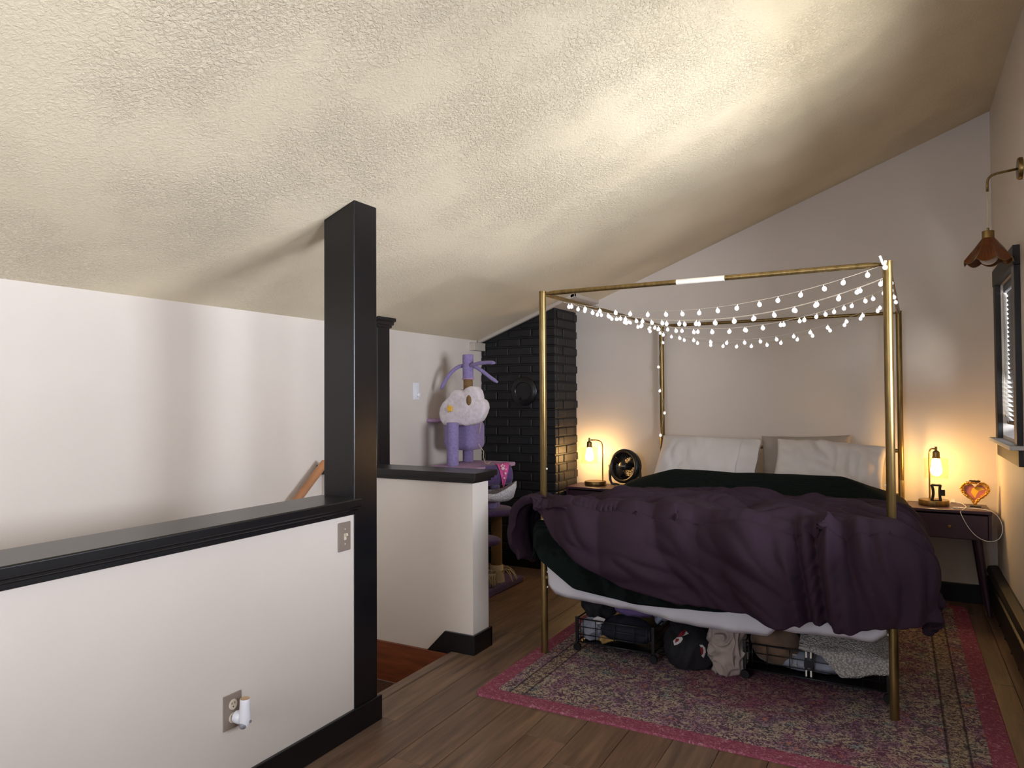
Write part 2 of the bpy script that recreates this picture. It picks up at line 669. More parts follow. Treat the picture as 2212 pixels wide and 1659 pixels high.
def plank(x0, x1, y0, y1):
    w_, l_ = round(x1 - x0 - 0.0018, 4), round(y1 - y0 - 0.0018, 4)
    key = (w_, l_)
    if key not in protos:
        o = MB().box(-w_ / 2, w_ / 2, -l_ / 2, l_ / 2, -0.010, 0).build('plank', 'plank', floor, bevel=0.0012, seg=1)
        protos[key] = o
    else:
        o = protos[key].copy()
        COL.objects.link(o)
    o.location = ((x0 + x1) / 2, (y0 + y1) / 2, -random.random() * 0.0006)


xs = HX
col_i = 0
while xs < XR - 0.01:
    xe = min(xs + pw, XR)
    y = -1.0 - [0.2, 0.75, 0.45, 1.0, 0.05][col_i % 5]
    while y < YE:
        y1 = y + pl
        a_, b_ = max(y, YB), min(y1, YE)
        if b_ - a_ > 0.03:
            plank(xs, xe, a_, b_)
        y = y1
    xs = xe
    col_i += 1
xs = XL
while xs < HX - 0.01:
    xe = min(xs + pw, HX)
    y = 3.30 - [0.3, 0.8, 0.1, 0.55, 0.95, 0.4][col_i % 6]
    while y < YE:
        a_, b_ = max(y, 3.30), min(y + pl, YE)
        if b_ - a_ > 0.03:
            plank(xs, xe, a_, b_)
        y += pl
    xs = xe
    col_i += 1
o = MB().box(-2.145, HX, 2.42, 3.262, -0.035, 0.004).build('trim_1', 'plank', bevel=0.004)
struct(o)

# ---- left wall, rear wall
struct(MB().box(XL - .12, XL, YB, YE + .1, -2.6, 2.2).build('wall_left', 'wall'))
b = MB()
RX_0, RX_1, RZ_0, RZ_1 = -1.85, 0.05, 0.88, 2.22
b.box(XL - .12, RX_0, YB - .12, YB, -2.6, 3.6).box(RX_1, XR + .12, YB - .12, YB, -2.6, 3.6).box(RX_0, RX_1, YB - .12, YB, -2.6, RZ_0).box(RX_0, RX_1, YB - .12, YB, RZ_1, 3.6)
struct(b.build('wall_rear', 'wall'))
w3 = bpy.data.objects.new('window_added_fill', None)  # unseen window added to the rear wall for the fill lamp
COL.objects.link(w3)
w3.location = (-.9, YB, RZ_0)
w3['kind'] = 'structure'
for (x0_, x1_, z0_, z1_) in ((-.99, -.95, -.03, 1.37), (.95, .99, -.03, 1.37), (-.95, .95, -.03, .03), (-.95, .95, 1.31, 1.37), (-.02, .02, .03, 1.31)):
    MB().box(x0_, x1_, -.02, .03, z0_, z1_).build('sash', 'wintrim', w3)
MB().box(-.95, .95, -.004, 0, .03, 1.31).build('pane', 'pane', w3)
# end wall with raked top
poly = [(XL - .12, -0.2), (XR + .12, -0.2), (XR + .12, 3.35), (XL - .12, 1.95)]
mx = Matrix.Translation((0, YE + .12, 0)) @ Matrix.Rotation(R(90), 4, 'X')
struct(MB().prism(poly, 0.12, mx).build('wall_back', 'wall'))
# right wall with two window openings
WY0, WY1, WZ0, WZ1 = 4.52, 5.22, 1.13, 2.04
VY0, VY1, VZ0, VZ1 = 2.05, 3.25, 1.05, 2.15
UY0, UY1 = 0.10, 1.20
b = MB()
T0, T1 = XR, XR + .14
b.box(T0, T1, YB, UY0, -.2, 3.6).box(T0, T1, UY1, VY0, -.2, 3.6).box(T0, T1, VY1, WY0, -.2, 3.6)
b.box(T0, T1, UY0, UY1, -.2, VZ0).box(T0, T1, UY0, UY1, VZ1, 3.6)
b.box(T0, T1, WY1, YE + .12, -.2, 3.6)
b.box(T0, T1, VY0, VY1, -.2, VZ0).box(T0, T1, VY0, VY1, VZ1, 3.6)
b.box(T0, T1, WY0, WY1, -.2, WZ0).box(T0, T1, WY0, WY1, WZ1, 3.6)
struct(b.build('wall_right', 'wall'))
# ceiling
b = MB()
NX, NY = 40, 60
gx = [XL - .1 + (XR + .12 - XL + .1) * i / NX for i in range(NX + 1)]
gy = [YB - .1 + (YE + .1 - YB + .1) * j / NY for j in range(NY + 1)]
vs = [(x, y, ceil_z(x, y)) for y in gy for x in gx]
fs = [(j * (NX + 1) + i, j * (NX + 1) + i + 1, (j + 1) * (NX + 1) + i + 1, (j + 1) * (NX + 1) + i) for j in range(NY) for i in range(NX)]
b.add(vs, fs)
o = struct(b.build('ceiling', 'ceil', smooth=True))
sm = o.modifiers.new('thick', 'SOLIDIFY')
sm.thickness = 0.1
sm.offset = -1 if o.data.polygons[0].normal.z < 0 else -1
# make sure thickness goes up
if o.data.polygons[0].normal.z > 0:
    o.data.flip_normals()
sm.offset = -1

# ---- half wall beside the stairs, its cap, post and baseboard
HWX0, HWX1 = -2.135, -1.978
struct(MB().box(HWX0, HWX1, YB, 2.30, -1.2, 0.915).build('wall_stair', 'wall'))
prof = [(HWX0 - .02, 0.965), (HWX1 + .042, 0.965), (HWX1 + .046, 0.961), (HWX1 + .046, 0.935), (HWX1 + .036, 0.931), (HWX1 + .030, 0.928), (HWX1 + .030, 0.921), (HWX1 + .022, 0.916), (HWX1 + .014, 0.914), (HWX1 + .014, 0.898), (HWX1, 0.894),
        (HWX1, 0.914), (HWX0 - .02, 0.914)]
mx = Matrix(((1, 0, 0, 0), (0, 0, 1, YB), (0, 1, 0, 0), (0, 0, 0, 1)))
struct(MB().prism(prof, 2.285 - YB, mx).build('trim_2', 'black', bevel=0.0015))
struct(MB().box(HWX1, HWX1 + .015, YB, 2.45, 0, 0.104).build('baseboard_stair', 'black', bevel=0.003))
b = MB()
px0, px1, py0, py1 = HWX0 - .005, HWX1 + .004, 2.285, 2.430
vs = [(px0, py0, -.3), (px1, py0, -.3), (px1, py1, -.3), (px0, py1, -.3)]
vs += [(x, y, ceil_z(x, y) + .01) for x, y in ((px0, py0), (px1, py0), (px1, py1), (px0, py1))]
b.add(vs, [(3, 2, 1, 0), (4, 5, 6, 7), (0, 1, 5, 4), (1, 2, 6, 5), (2, 3, 7, 6), (3, 0, 4, 7)])
post = b.build('post', 'black', bevel=0.003)
tag(post, 'tall square black post rising from the end of the switch-bearing half wall to the ceiling', 'post')

# ---- second half wall (beyond the stair opening)
W2Y0, W2Y1, W2X = 3.28, 3.445, -2.016
struct(MB().box(XL, W2X, W2Y0, W2Y1, -1.2, 0.925).build('wall_landing', 'wall'))
b = MB()
b.box(XL, W2X + .045, W2Y0 - .045, W2Y1 + .03, 0.942, 0.972)
b.box(XL, W2X + .030, W2Y0 - .030, W2Y1 + .02, 0.930, 0.942)
b.box(XL, W2X + .014, W2Y0 - .014, W2Y1 + .012, 0.914, 0.930)
struct(b.build('trim_3', 'black', bevel=0.002))
b = MB()
poly = [(W2X + .015, 0), (W2X + .015, .104), (-2.19, .104), (-2.325, -.035), (-2.14, -.035), (-2.14, 0)]
mx = Matrix.Translation((0, W2Y0, 0)) @ Matrix.Rotation(R(90), 4, 'X')
b.prism(poly, 0.015, mx)
b.box(W2X, W2X + .015, W2Y0, W2Y1 + .015, 0, .104)
b.box(XL, W2X + .015, W2Y1, W2Y1 + .015, 0, .104)
struct(b.build('baseboard_landing', 'black', bevel=0.002))
# second pilaster against the left wall
b = MB()
qx0, qx1, qy0, qy1 = XL, -2.967, 3.66, 3.787
vs = [(qx0, qy0, 0), (qx1, qy0, 0), (qx1, qy1, 0), (qx0, qy1, 0)] + [(x, y, ceil_z(x, y) + .005) for x, y in ((qx0, qy0), (qx1, qy0), (qx1, qy1), (qx0, qy1))]
b.add(vs, [(3, 2, 1, 0), (4, 5, 6, 7), (0, 1, 5, 4), (1, 2, 6, 5), (2, 3, 7, 6), (3, 0, 4, 7)])
pil = b.build('pilaster', 'black', bevel=0.003)
tag(pil, 'black painted pilaster against the white wall behind the far half wall', 'post')
b = MB()
for k, (e, dz) in enumerate(((.03, 0.0), (.02, -.02), (.01, -.035))):
    vs = []
    for z in (-.022 + dz, 0.0 + dz):
        vs += [(x, y, ceil_z(x, y) + z) for x, y in ((qx0, qy0 - e), (qx1 + e, qy0 - e), (qx1 + e, qy1 + e), (qx0, qy1 + e))]
    b.add(vs, [(3, 2, 1, 0), (4, 5, 6, 7), (0, 1, 5, 4), (1, 2, 6, 5), (2, 3, 7, 6), (3, 0, 4, 7)])
b.build('crown', 'black', pil)

# ---- stairs
st = empty('staircase', (-2.6, 2.8, -0.23))
tag(st, 'red-brown wooden stairs going down behind the half wall', 'staircase')


def wbox(name, m, parent, x0, x1, y0, y1, z0, z1, bevel=0.0):
    pl_ = parent.matrix_basis.inverted() if parent else Matrix.Identity(4)
    c = Vector(((x0 + x1) / 2, (y0 + y1) / 2, (z0 + z1) / 2))
    hx, hy, hz = (x1 - x0) / 2, (y1 - y0) / 2, (z1 - z0) / 2
    return MB().box(-hx, hx, -hy, hy, -hz, hz).build(name, m, parent, bevel=bevel, loc=pl_ @ c)


wbox('landing', 'stairtread', st, XL + .002, -2.145, 2.30, W2Y0 - .022, -0.29, -0.235)
wbox('skirting_board', 'stairwood', st, XL + .002, -2.145, W2Y0 - .02, W2Y0 - .002, -0.235, -0.015, 0.002)
wbox('riser', 'stairwood', st, -2.143, -2.125, 2.432, W2Y0 - .022, -0.235, -0.037)
for k in range(6):
    wbox('tread', 'stairwood', st, XL + .002, HWX0 - .008, 2.30 - .25 * (k + 1), 2.30 - .25 * k + .02, -0.235 - .19 * (k + 1) - .03, -0.235 - .19 * (k + 1), 0.003)
    wbox('riser', 'stairwood', st, XL + .002, HWX0 - .008, 2.30 - .25 * k, 2.30 - .25 * k + .018, -0.235 - .19 * (k + 1), -0.235 - .19 * k - .031)
# handrail on the left wall
p0, p1 = atx(640, 1082, -3.02), atx(703, 998, -3.02)
dv = (p1 - p0).normalized()
hr = empty('handrail', p1)
tag(hr, 'round oak stair handrail on the white wall', 'handrail')
MB().tube([-dv * 2.2, -dv * .02, -dv * .004, Vector((0, 0, 0))], [.024, .024, .023, .016], 16).build('rail', 'oak', hr, smooth='auto')
for t in (.16, 1.3):
    q = -dv * t
    MB().tube([q + Vector((-.068, 0, -.05)), q + Vector((-.03, 0, -.05)), q + Vector((0, 0, -.022))], .007, 8).build('bracket', 'black', hr, smooth=True)

# ---- other baseboards
struct(MB().box(-2.40, XR, YE - .016, YE, 0, .125).build('baseboard_back', 'black', bevel=0.003))
struct(MB().box(XL, XL + .015, W2Y1 + .02, 5.14, 0, .104).build('baseboard_left', 'black', bevel=0.003))

# ---- chimney of individually built bricks
CX0, CX1, CY0 = XL + .004, -2.40, 5.17
ch = empty('chimney', ((CX0 + CX1) / 2, CY0, 0))
tag(ch, 'black painted brick chimney breast in the corner beside the bed', 'chimney')
b = MB()
iv = Matrix.Translation((-(CX0 + CX1) / 2, -CY0, 0))
vs = []
for (x, y) in ((CX0, CY0 + .012), (CX1 - .012, CY0 + .012), (CX1 - .012, YE - .002), (CX0, YE - .002)):
    vs.append(iv @ Vector((x, y, 0)))
for (x, y) in ((CX0, CY0 + .012), (CX1 - .012, CY0 + .012), (CX1 - .012, YE - .002), (CX0, YE - .002)):
    vs.append(iv @ Vector((x, y, ceil_z(x, y) - .004)))
b.add(vs, [(3, 2, 1, 0), (4, 5, 6, 7), (0, 1, 5, 4), (1, 2, 6, 5), (2, 3, 7, 6), (3, 0, 4, 7)])
b.build('mortar', 'mortar', ch)
random.seed(9)
bl, bh, jt = 0.205, 0.062, 0.011
bm_cache = {}


def brick(cx, cy, cz, lx, ly, lz):
    key = (round(lx, 3), round(ly, 3), round(lz, 3))
    if key not in bm_cache:
        o = MB().box(-lx / 2, lx / 2, -ly / 2, ly / 2, -lz / 2, lz / 2).build('brick', 'brickblack', ch, bevel=0.005, seg=1)
        bm_cache[key] = o
    else:
        o = bm_cache[key].copy()
        COL.objects.link(o)
    o.location = (cx - (CX0 + CX1) / 2, cy - CY0, cz)
    o.rotation_euler = (random.uniform(-.012, .012), random.uniform(-.008, .008), random.uniform(-.012, .012))


row = 0
z = 0.105 + jt
while z < 2.12:
    zt = z + bh
    # front face
    x = CX1
    first = True
    while x > CX0 + .02:
        L_ = (0.095 if row % 2 else bl) if first else bl
        first = False
        x1_, x0_ = x, max(x - L_, CX0)
        lim = ceil_z(x0_, CY0) - .012
        if x1_ - x0_ > .03 and z + .02 < lim:
            hh = min(bh, lim - z)
            hh = bh if hh > bh - .004 else round(hh / .02) * .02
            if hh > .015:
                brick((x0_ + x1_) / 2, CY0 + .025 + random.uniform(-.003, .003), z + hh / 2, x1_ - x0_, .05, hh)
        x -= L_ + jt
    # right face
    y = CY0 + .06 if row % 2 == 0 else CY0 + .06
    L0 = 0.095 if row % 2 == 0 else 0.15
    first = True
    while y < YE - .02:
        L_ = L0 if first else bl
        first = False
        y1_ = min(y + L_, YE - .002)
        lim = ceil_z(CX1, y1_) - .012
        if y1_ - y > .03 and z + bh < lim:
            brick(CX1 - .025 + random.uniform(-.003, .003), (y + y1_) / 2, z + bh / 2, .05, y1_ - y, bh)
        y += L_ + jt
    z += bh + jt
    row += 1
wb = wbox('base_plinth', 'black', ch, CX0, CX1 + .012, CY0 - .014, CY0 + .004, 0, .105, .002)
# flue cover disc
fc = empty('flue_cover', (-2.681, CY0 - .002, 1.425))
tag(fc, 'round black metal flue cover on the chimney bricks', 'flue cover')
mx = Matrix.Rotation(R(90), 4, 'X')
MB().lathe([(.118, 0), (.118, .006), (.108, .014), (.075, .017), (.070, .012), (.02, .012), (.001, .012)], 40, mtx=mx).build('plate', 'black', fc, smooth='auto')
MB().lathe([(.009, .012), (.009, .022), (.001, .024)], 12, c=(-.03, 0, -.055), mtx=mx).build('knob', 'black', fc, smooth='auto')

# ceiling trim round the chimney head


def ceil_strip(name, pts, wdt, thick, m='trimcol', drop=0.0):
    """flat moulding following the ceiling, from pts[0] to pts[1], width to the side"""
    (xa, ya), (xb, yb) = pts
    d = Vector((xb - xa, yb - ya, 0)).normalized()
    sd = Vector((-d.y, d.x, 0)) * wdt
    vs = []
    for zz in (-thick - drop, -drop):
        for (x, y) in ((xa, ya), (xb, yb), (xb + sd.x, yb + sd.y), (xa + sd.x, ya + sd.y)):
            vs.append((x, y, ceil_z(x, y) + zz))
    return MB().add(vs, [(3, 2, 1, 0), (4, 5, 6, 7), (0, 1, 5, 4), (1, 2, 6, 5), (2, 3, 7, 6), (3, 0, 4, 7)])


TX = -2.20
struct(ceil_strip('x', ((XL + .01, 5.10), (TX, 5.10)), 0.035, 0.030).build('trim_4', 'trimcol', bevel=0.004))
struct(ceil_strip('x', ((TX, 5.10), (TX, YE)), 0.035, 0.030).build('trim_5', 'trimcol', bevel=0.004))
vs = []
for zz in (-.014, 0):
    for (x, y) in ((XL + .01, 5.13), (TX - .03, 5.13), (TX - .03, YE - .001), (XL + .01, YE - .001)):
        vs.append((x, y, ceil_z(x, y) + zz))
o = MB().add(vs, [(3, 2, 1, 0), (4, 5, 6, 7), (0, 1, 5, 4), (1, 2, 6, 5), (2, 3, 7, 6), (3, 0, 4, 7)]).build('trim_6', 'trimcol')
struct(o)
struct(MB().box(XL, XL + .05, 4.99, 5.165, 1.765, 1.83).build('trim_7', 'trimcol', bevel=0.004))


# ---- windows in the right wall
def window(name, y0, y1, z0, z1, black=False, blinds=True):
    w = empty(name, (XR, (y0 + y1) / 2, z0))
    w['kind'] = 'structure'
    cs, pr = 0.095, 0.028
    wbox('casing', 'wintrim', w, XR - pr, XR + .002, y1, y1 + cs, z0 - .02, z1 + .0, .003)
    wbox('casing', 'black', w, XR - pr, XR + .002, y0 - cs, y0, z0 - .02, z1 + .0, .003)  # shade on the unlit near casing put into its black colour
    wbox('head_casing', 'wintrim', w, XR - pr - .004, XR + .002, y0 - cs - .005, y1 + cs + .005, z1, z1 + .10, .003)
    wbox('sill', 'sill', w, XR - .062, XR + .135, y0 - cs - .02, y1 + cs + .02, z0 - .04, z0 - .018, .003)
    wbox('apron', 'wintrim', w, XR - .022, XR + .002, y0 - cs, y1 + cs, z0 - .125, z0 - .041, .003)
    for (a0, a1, c0, c1) in ((y0, y0 + .04, z0, z1), (y1 - .04, y1, z0, z1), (y0 + .04, y1 - .04, z1 - .04, z1), (y0 + .04, y1 - .04, z0, z0 + .045), (y0 + .04, y1 - .04, (z0 + z1) / 2 - .02, (z0 + z1) / 2 + .02)):
        wbox('sash', 'wintrim', w, XR + .085, XR + .12, a0, a1, c0, c1, .002)
    wbox('pane', 'pane', w, XR + .10, XR + .104, y0 + .04, y1 - .04, z0 + .045, z1 - .04)
    return w


w1 = window('window_1', WY0, WY1, WZ0, WZ1)
# venetian blind
hb = wbox('headrail', 'blind', w1, XR + .012, XR + .06, WY0 + .01, WY1 - .01, WZ1 - .05, WZ1 - .004, .003)
nsl = 28
proto = None
for k in range(nsl):
    z = WZ1 - .075 - k * .027
    if proto is None:
        m_ = Matrix.Rotation(R(18), 4, 'Y')
        bb = MB()
        hw, hl = .0235, (WY1 - WY0) / 2 - .014
        bb.add([m_ @ Vector((x, y, z_)) for y in (-hl, hl) for x, z_ in ((-hw, -.002), (0, .0012), (hw, -.002), (hw, -.0032), (0, 0), (-hw, -.0032))],
               [(i, (i + 1) % 6, (i + 1) % 6 + 6, i + 6) for i in range(6)] + [(5, 4, 3, 2, 1, 0), (6, 7, 8, 9, 10, 11)])
        proto = bb.build('slat', 'blind', w1)
        o = proto
    else:
        o = proto.copy()
        COL.objects.link(o)
    o.location = (.038, 0, z - WZ0)
    o.rotation_euler = (0, R(52) if k < 19 else R(24), 0)
wbox('bottom_rail', 'wintrim', w1, XR + .018, XR + .058, WY0 + .012, WY1 - .012, WZ1 - .075 - nsl * .027 - .01, WZ1 - .075 - nsl * .027 + .008, .003)
for yy in (WY0 + .12, WY1 - .12):
    wbox('ladder_cord', 'label', w1, XR + .0125, XR + .0145, yy - .001, yy + .001, WZ1 - .075 - nsl * .027, WZ1 - .05)
o = MB().tube([(0, 0, 0), (0, .004, -.75)], .004, 8).build('tilt_wand', 'label', w1, smooth=True, loc=(.006, (WY1 - WY0) / 2 - .035, WZ1 - .05 - WZ0))
w2 = window('window_2', VY0, VY1, VZ0, VZ1)
w4 = window('window_4', UY0, UY1, VZ0, VZ1)
# outside: red-brown boarded gable seen past the blind
nb = empty('neighbour_wall', (1.2, 9.0, -1))
tag(nb, 'red-brown boarded wall of a neighbouring house seen through the blind', 'house')
for k in range(14):
    wbox('board', 'outwall', nb, 1.02, 1.40, 9.0, 9.05, -1 + .22 * k, -1 + .22 * k + .214, .004)

# ---- baseboard heater on the right wall
ht = empty('baseboard_heater', (XR, 4.0, 0))
tag(ht, 'long dark metal baseboard heater along the window wall', 'heater')
hx = XR - .066
poly = [(XR - .001, .02), (XR - .001, .262), (XR - .012, .268), (hx + .012, .262), (hx, .235), (hx, .225), (hx + .02, .215), (hx + .02, .205), (hx, .195), (hx, .055), (hx + .015, .03)]
mx = ht.matrix_basis.inverted() @ Matrix(((1, 0, 0, 0), (0, 0, 1, 2.3), (0, 1, 0, 0), (0, 0, 0, 1)))
MB().prism(poly, YE - .03 - 2.3, mx).build('cover', 'heater', ht, bevel=.002)
for k in range(12):
    wbox('fin', 'heater', ht, hx + .004, hx + .02, 2.5 + k * .25, 2.504 + k * .25, .03, .055)

# ---- switches and outlets
sw = empty('light_switch', (HWX1, 2.225, 0.815))
tag(sw, 'taupe light switch plate with cream toggle beside the black post', 'light switch')
MB().box(0, .006, -.036, .036, -.058, .058).build('plate', 'plate', sw, bevel=.003)
MB().box(.006, .009, -.006, .006, -.013, .013).build('toggle_slot', 'cream', sw)
mm = Matrix.Rotation(R(-28), 4, 'Y')
MB().box(.004, .022, -.004, .004, -.006, .006, mm).build('toggle', 'cream', sw, bevel=.0015)
for z in (.03, -.03):
    MB().lathe([(.003, 0), (.003, .0015), (.001, .002)], 10, mtx=Matrix.Rotation(R(90), 4, 'Y'), c=(.006, 0, z)).build('screw', 'cream', sw)
oc = atx(501, 1535, HWX1)
ot = empty('outlet', (HWX1, oc.y, oc.z))
tag(ot, 'taupe wall outlet plate low on the white half wall', 'outlet')
MB().box(0, .005, -.037, .037, -.058, .058).build('plate', 'plate', ot, bevel=.003)
for z in (.022, -.022):
    rc = MB().lathe([(.017, 0), (.017, .002), (.001, .002)], 20, mtx=Matrix.Rotation(R(90), 4, 'Y'), c=(.005, 0, z)).build('receptacle', 'cream', ot)
    for dy in (-.006, .006):
        MB().box(.0066, .0076, dy - .001, dy + .001, z + .001, z + .009).build('slot', 'blackmatte', rc)
    MB().sphere((.007, 0, z - .007), .0022, 8, 6).build('slot', 'blackmatte', rc)
# plug-in scent diffuser
ai = empty('air_freshener', (HWX1 + .010, oc.y + .012, oc.z - .022))
tag(ai, 'white plug-in air freshener in the lower socket of the outlet', 'air freshener')
MB().lathe([(.021, 0), (.021, .020), (.016, .026)], 20, mtx=Matrix.Rotation(R(90), 4, 'Y')).build('plug_body', 'whiteplastic', ai, smooth='auto')
MB().lathe([(.006, -.030), (.014, -.026), (.019, -.012), (.0195, .0), (.0185, .02), (.0165, .05), (.0165, .062), (.0155, .064), (.0001, .064)], 24, c=(.034, .004, 0)).build('body', 'whiteplastic', ai, smooth='auto')
MB().lathe([(.0150, .0645), (.0150, .066), (.006, .066), (.006, .063), (.0001, .063)], 20, c=(.034, .004, 0)).build('vent_cap', 'tanplastic', ai, smooth='auto')
MB().sphere((.036, -.006, -.020), .0125, 14, 10, (1, 1, 1.0)).build('bottle', 'greyclear', ai, smooth=True)
MB().lathe([(.005, 0), (.005, .003), (.0001, .003)], 14, mtx=Matrix.Rotation(R(78), 4, 'Y'), c=(.051, .010, -.010)).build('button', 'greyclear', ai)
# dimmer plate on the left wall
dc = atx(898, 845, XL)
dm = empty('dimmer_switch', (XL, dc.y, dc.z))
tag(dm, 'white dimmer plate with round knob on the wall beside the cat tree', 'dimmer switch')
MB().box(0, .006, -.036, .036, -.062, .062).build('plate', 'whiteplastic', dm, bevel=.002)
MB().box(.006, .012, -.016, .016, -.045, .035).build('slider', 'whiteplastic', dm, bevel=.002)
MB().lathe([(.016, 0), (.016, .014), (.012, .018), (.001, .018)], 20, mtx=Matrix.Rotation(R(90), 4, 'Y'), c=(.010, .008, -.028)).build('knob', 'whiteplastic', dm, smooth='auto')

# ================================================================== RUG
RX0, RX1, RY0, RY1 = -1.752, 0.372, 2.84, 5.47
rug = empty('area_rug', ((RX0 + RX1) / 2, (RY0 + RY1) / 2, 0))
tag(rug, 'pink bordered distressed oriental rug under the bed', 'rug')


def rrect(hx, hy, r, n=6):
    out = []
    for (cx, cy, a0) in ((hx - r, hy - r, 0), (-hx + r, hy - r, 90), (-hx + r, -hy + r, 180), (hx - r, -hy + r, 270)):
        for i in range(n + 1):
            a = R(a0 + 90 * i / n)
            out.append((cx + r * math.cos(a), cy + r * math.sin(a)))
    return out


hx_, hy_ = (RX1 - RX0) / 2, (RY1 - RY0) / 2
po, pi_ = rrect(hx_, hy_, .05), rrect(hx_ - .085, hy_ - .085, .02)
n_ = len(po)
b = MB()
vs = [(x, y, .0005) for x, y in po] + [(x * (1 - .004), y * (1 - .004), .009) for x, y in po] + [(x, y, .010) for x, y in pi_] + [(x, y, .0005) for x, y in pi_]
fs = []
for i in range(n_):
    j = (i + 1) % n_
    for k in range(3):
        fs.append((k * n_ + i, k * n_ + j, (k + 1) * n_ + j, (k + 1) * n_ + i))
    fs.append((3 * n_ + i, 3 * n_ + j, j, i))
b.add(vs, fs).build('border', 'rugb', rug)
MB().prism([(x, y) for x, y in pi_], .0095, Matrix.Translation((0, 0, .0008))).build('field', 'rug', rug)

# ================================================================== BED
BA = R(-1.2)
BO = Vector((-1.681, 3.465, 0))
BW, BL = 1.65, 2.06
BM = Matrix.Translation(BO) @ Matrix.Rotation(BA, 4, 'Z')
BI = BM.inverted()
FL = 0.010                                      # the posts stand on the rug
bed = empty('canopy_bed', BO, BA)
tag(bed, 'brass tube four poster canopy bed frame', 'bed')
PH = 1.945
for (x, y) in ((0, 0), (BW, 0), (0, BL), (BW, BL)):
    pr = .0185
    po_ = MB().lathe([(pr, FL), (pr, .80), (pr * .97, .802), (pr * .97, .806), (pr, .808), (pr, PH - .006), (pr * 1.07, PH - .005), (pr * 1.07, PH), (pr * .5, PH + .003), (.0005, PH + .003)], 24, c=(x, y, 0)).build('post', 'brass', bed, smooth='auto')
    for z in (.36, .44, .99):
        MB().sphere((x + (pr if x == 0 else -pr) * .98, y, z), .006, 8, 6).build('bolt', 'label', po_)


def rail(name, a, b_, r=.0115, flat=True):
    a, b_ = Vector(a), Vector(b_)
    d = (b_ - a).normalized()
    k = .06
    path = [a, a + d * k * .5, a + d * k, b_ - d * k, b_ - d * k * .5, b_]
    rr = [r * .35, r * .8, r, r, r * .8, r * .35] if flat else [r] * 6
    return MB().tube(path, rr, 14).build(name, 'brass', bed, smooth='auto')


zt = PH - .012
fr_ = rail('top_rail', (0.015, 0, zt), (BW - .015, 0, zt), .0125)
lab0, lab1 = BI @ aty(1460, 603, 3.44), BI @ aty(1565, 596, 3.44)
MB().tube([(lab0.x, 0, zt), (lab1.x, 0, zt)], .0131, 14).build('paper_label', 'label', fr_, smooth='auto')
rail('top_rail', (0.015, BL, zt), (BW - .015, BL, zt))
rail('top_rail', (0, .015, zt), (0, BL - .015, zt))
rail('top_rail', (BW, .015, zt), (BW, BL - .015, zt))
for z in (.41,):
    rail('foot_rail', (0.015, 0, z), (BW - .015, 0, z), .016, False)
    rail('side_rail', (0, .015, z), (0, BL - .015, z), .016, False)
    rail('side_rail', (BW, .015, z), (BW, BL - .015, z), .016, False)
for z in (.41, .70, 1.0):
    rail('head_rail', (0.015, BL, z), (BW - .015, BL, z), .013, False)
for k in range(9):
    yy = .16 + k * .22
    MB().box(.016, BW - .016, yy - .03, yy + .03, .395, .41).build('slat', 'wiremetal', bed)

# mattress with fitted sheet
MZ0, MZ1 = .405, .700


def rounded_slab(x0, x1, y0, y1, z0, z1, r, nx=40, ny=48, nz=8, fn=None):
    bm = bmesh.new()
    bmesh.ops.create_cube(bm, size=1)
    bmesh.ops.subdivide_edges(bm, edges=bm.edges[:], cuts=14, use_grid_fill=True)
    hx, hy, hz = (x1 - x0) / 2, (y1 - y0) / 2, (z1 - z0) / 2
    cx, cy, cz = (x0 + x1) / 2, (y0 + y1) / 2, (z0 + z1) / 2
    for v in bm.verts:
        p = Vector((v.co.x * 2 * hx, v.co.y * 2 * hy, v.co.z * 2 * hz))
        q = Vector((max(-hx + r, min(hx - r, p.x)), max(-hy + r, min(hy - r, p.y)), max(-hz + r, min(hz - r, p.z))))
        d = p - q
        if d.length > 1e-6:
            p = q + d.normalized() * r
        v.co = Vector((p.x + cx, p.y + cy, p.z + cz))
        if fn:
            v.co = fn(v.co)
    me = bpy.data.meshes.new('slab')
    bm.to_mesh(me)
    bm.free()
    return me


mt = empty('mattress', BO, BA)
tag(mt, 'white mattress on the canopy bed', 'mattress')
link('body', rounded_slab(.03, BW - .03, .028, 2.03, MZ0 + .008, MZ1, .05), 'sheet', mt, smooth=True)


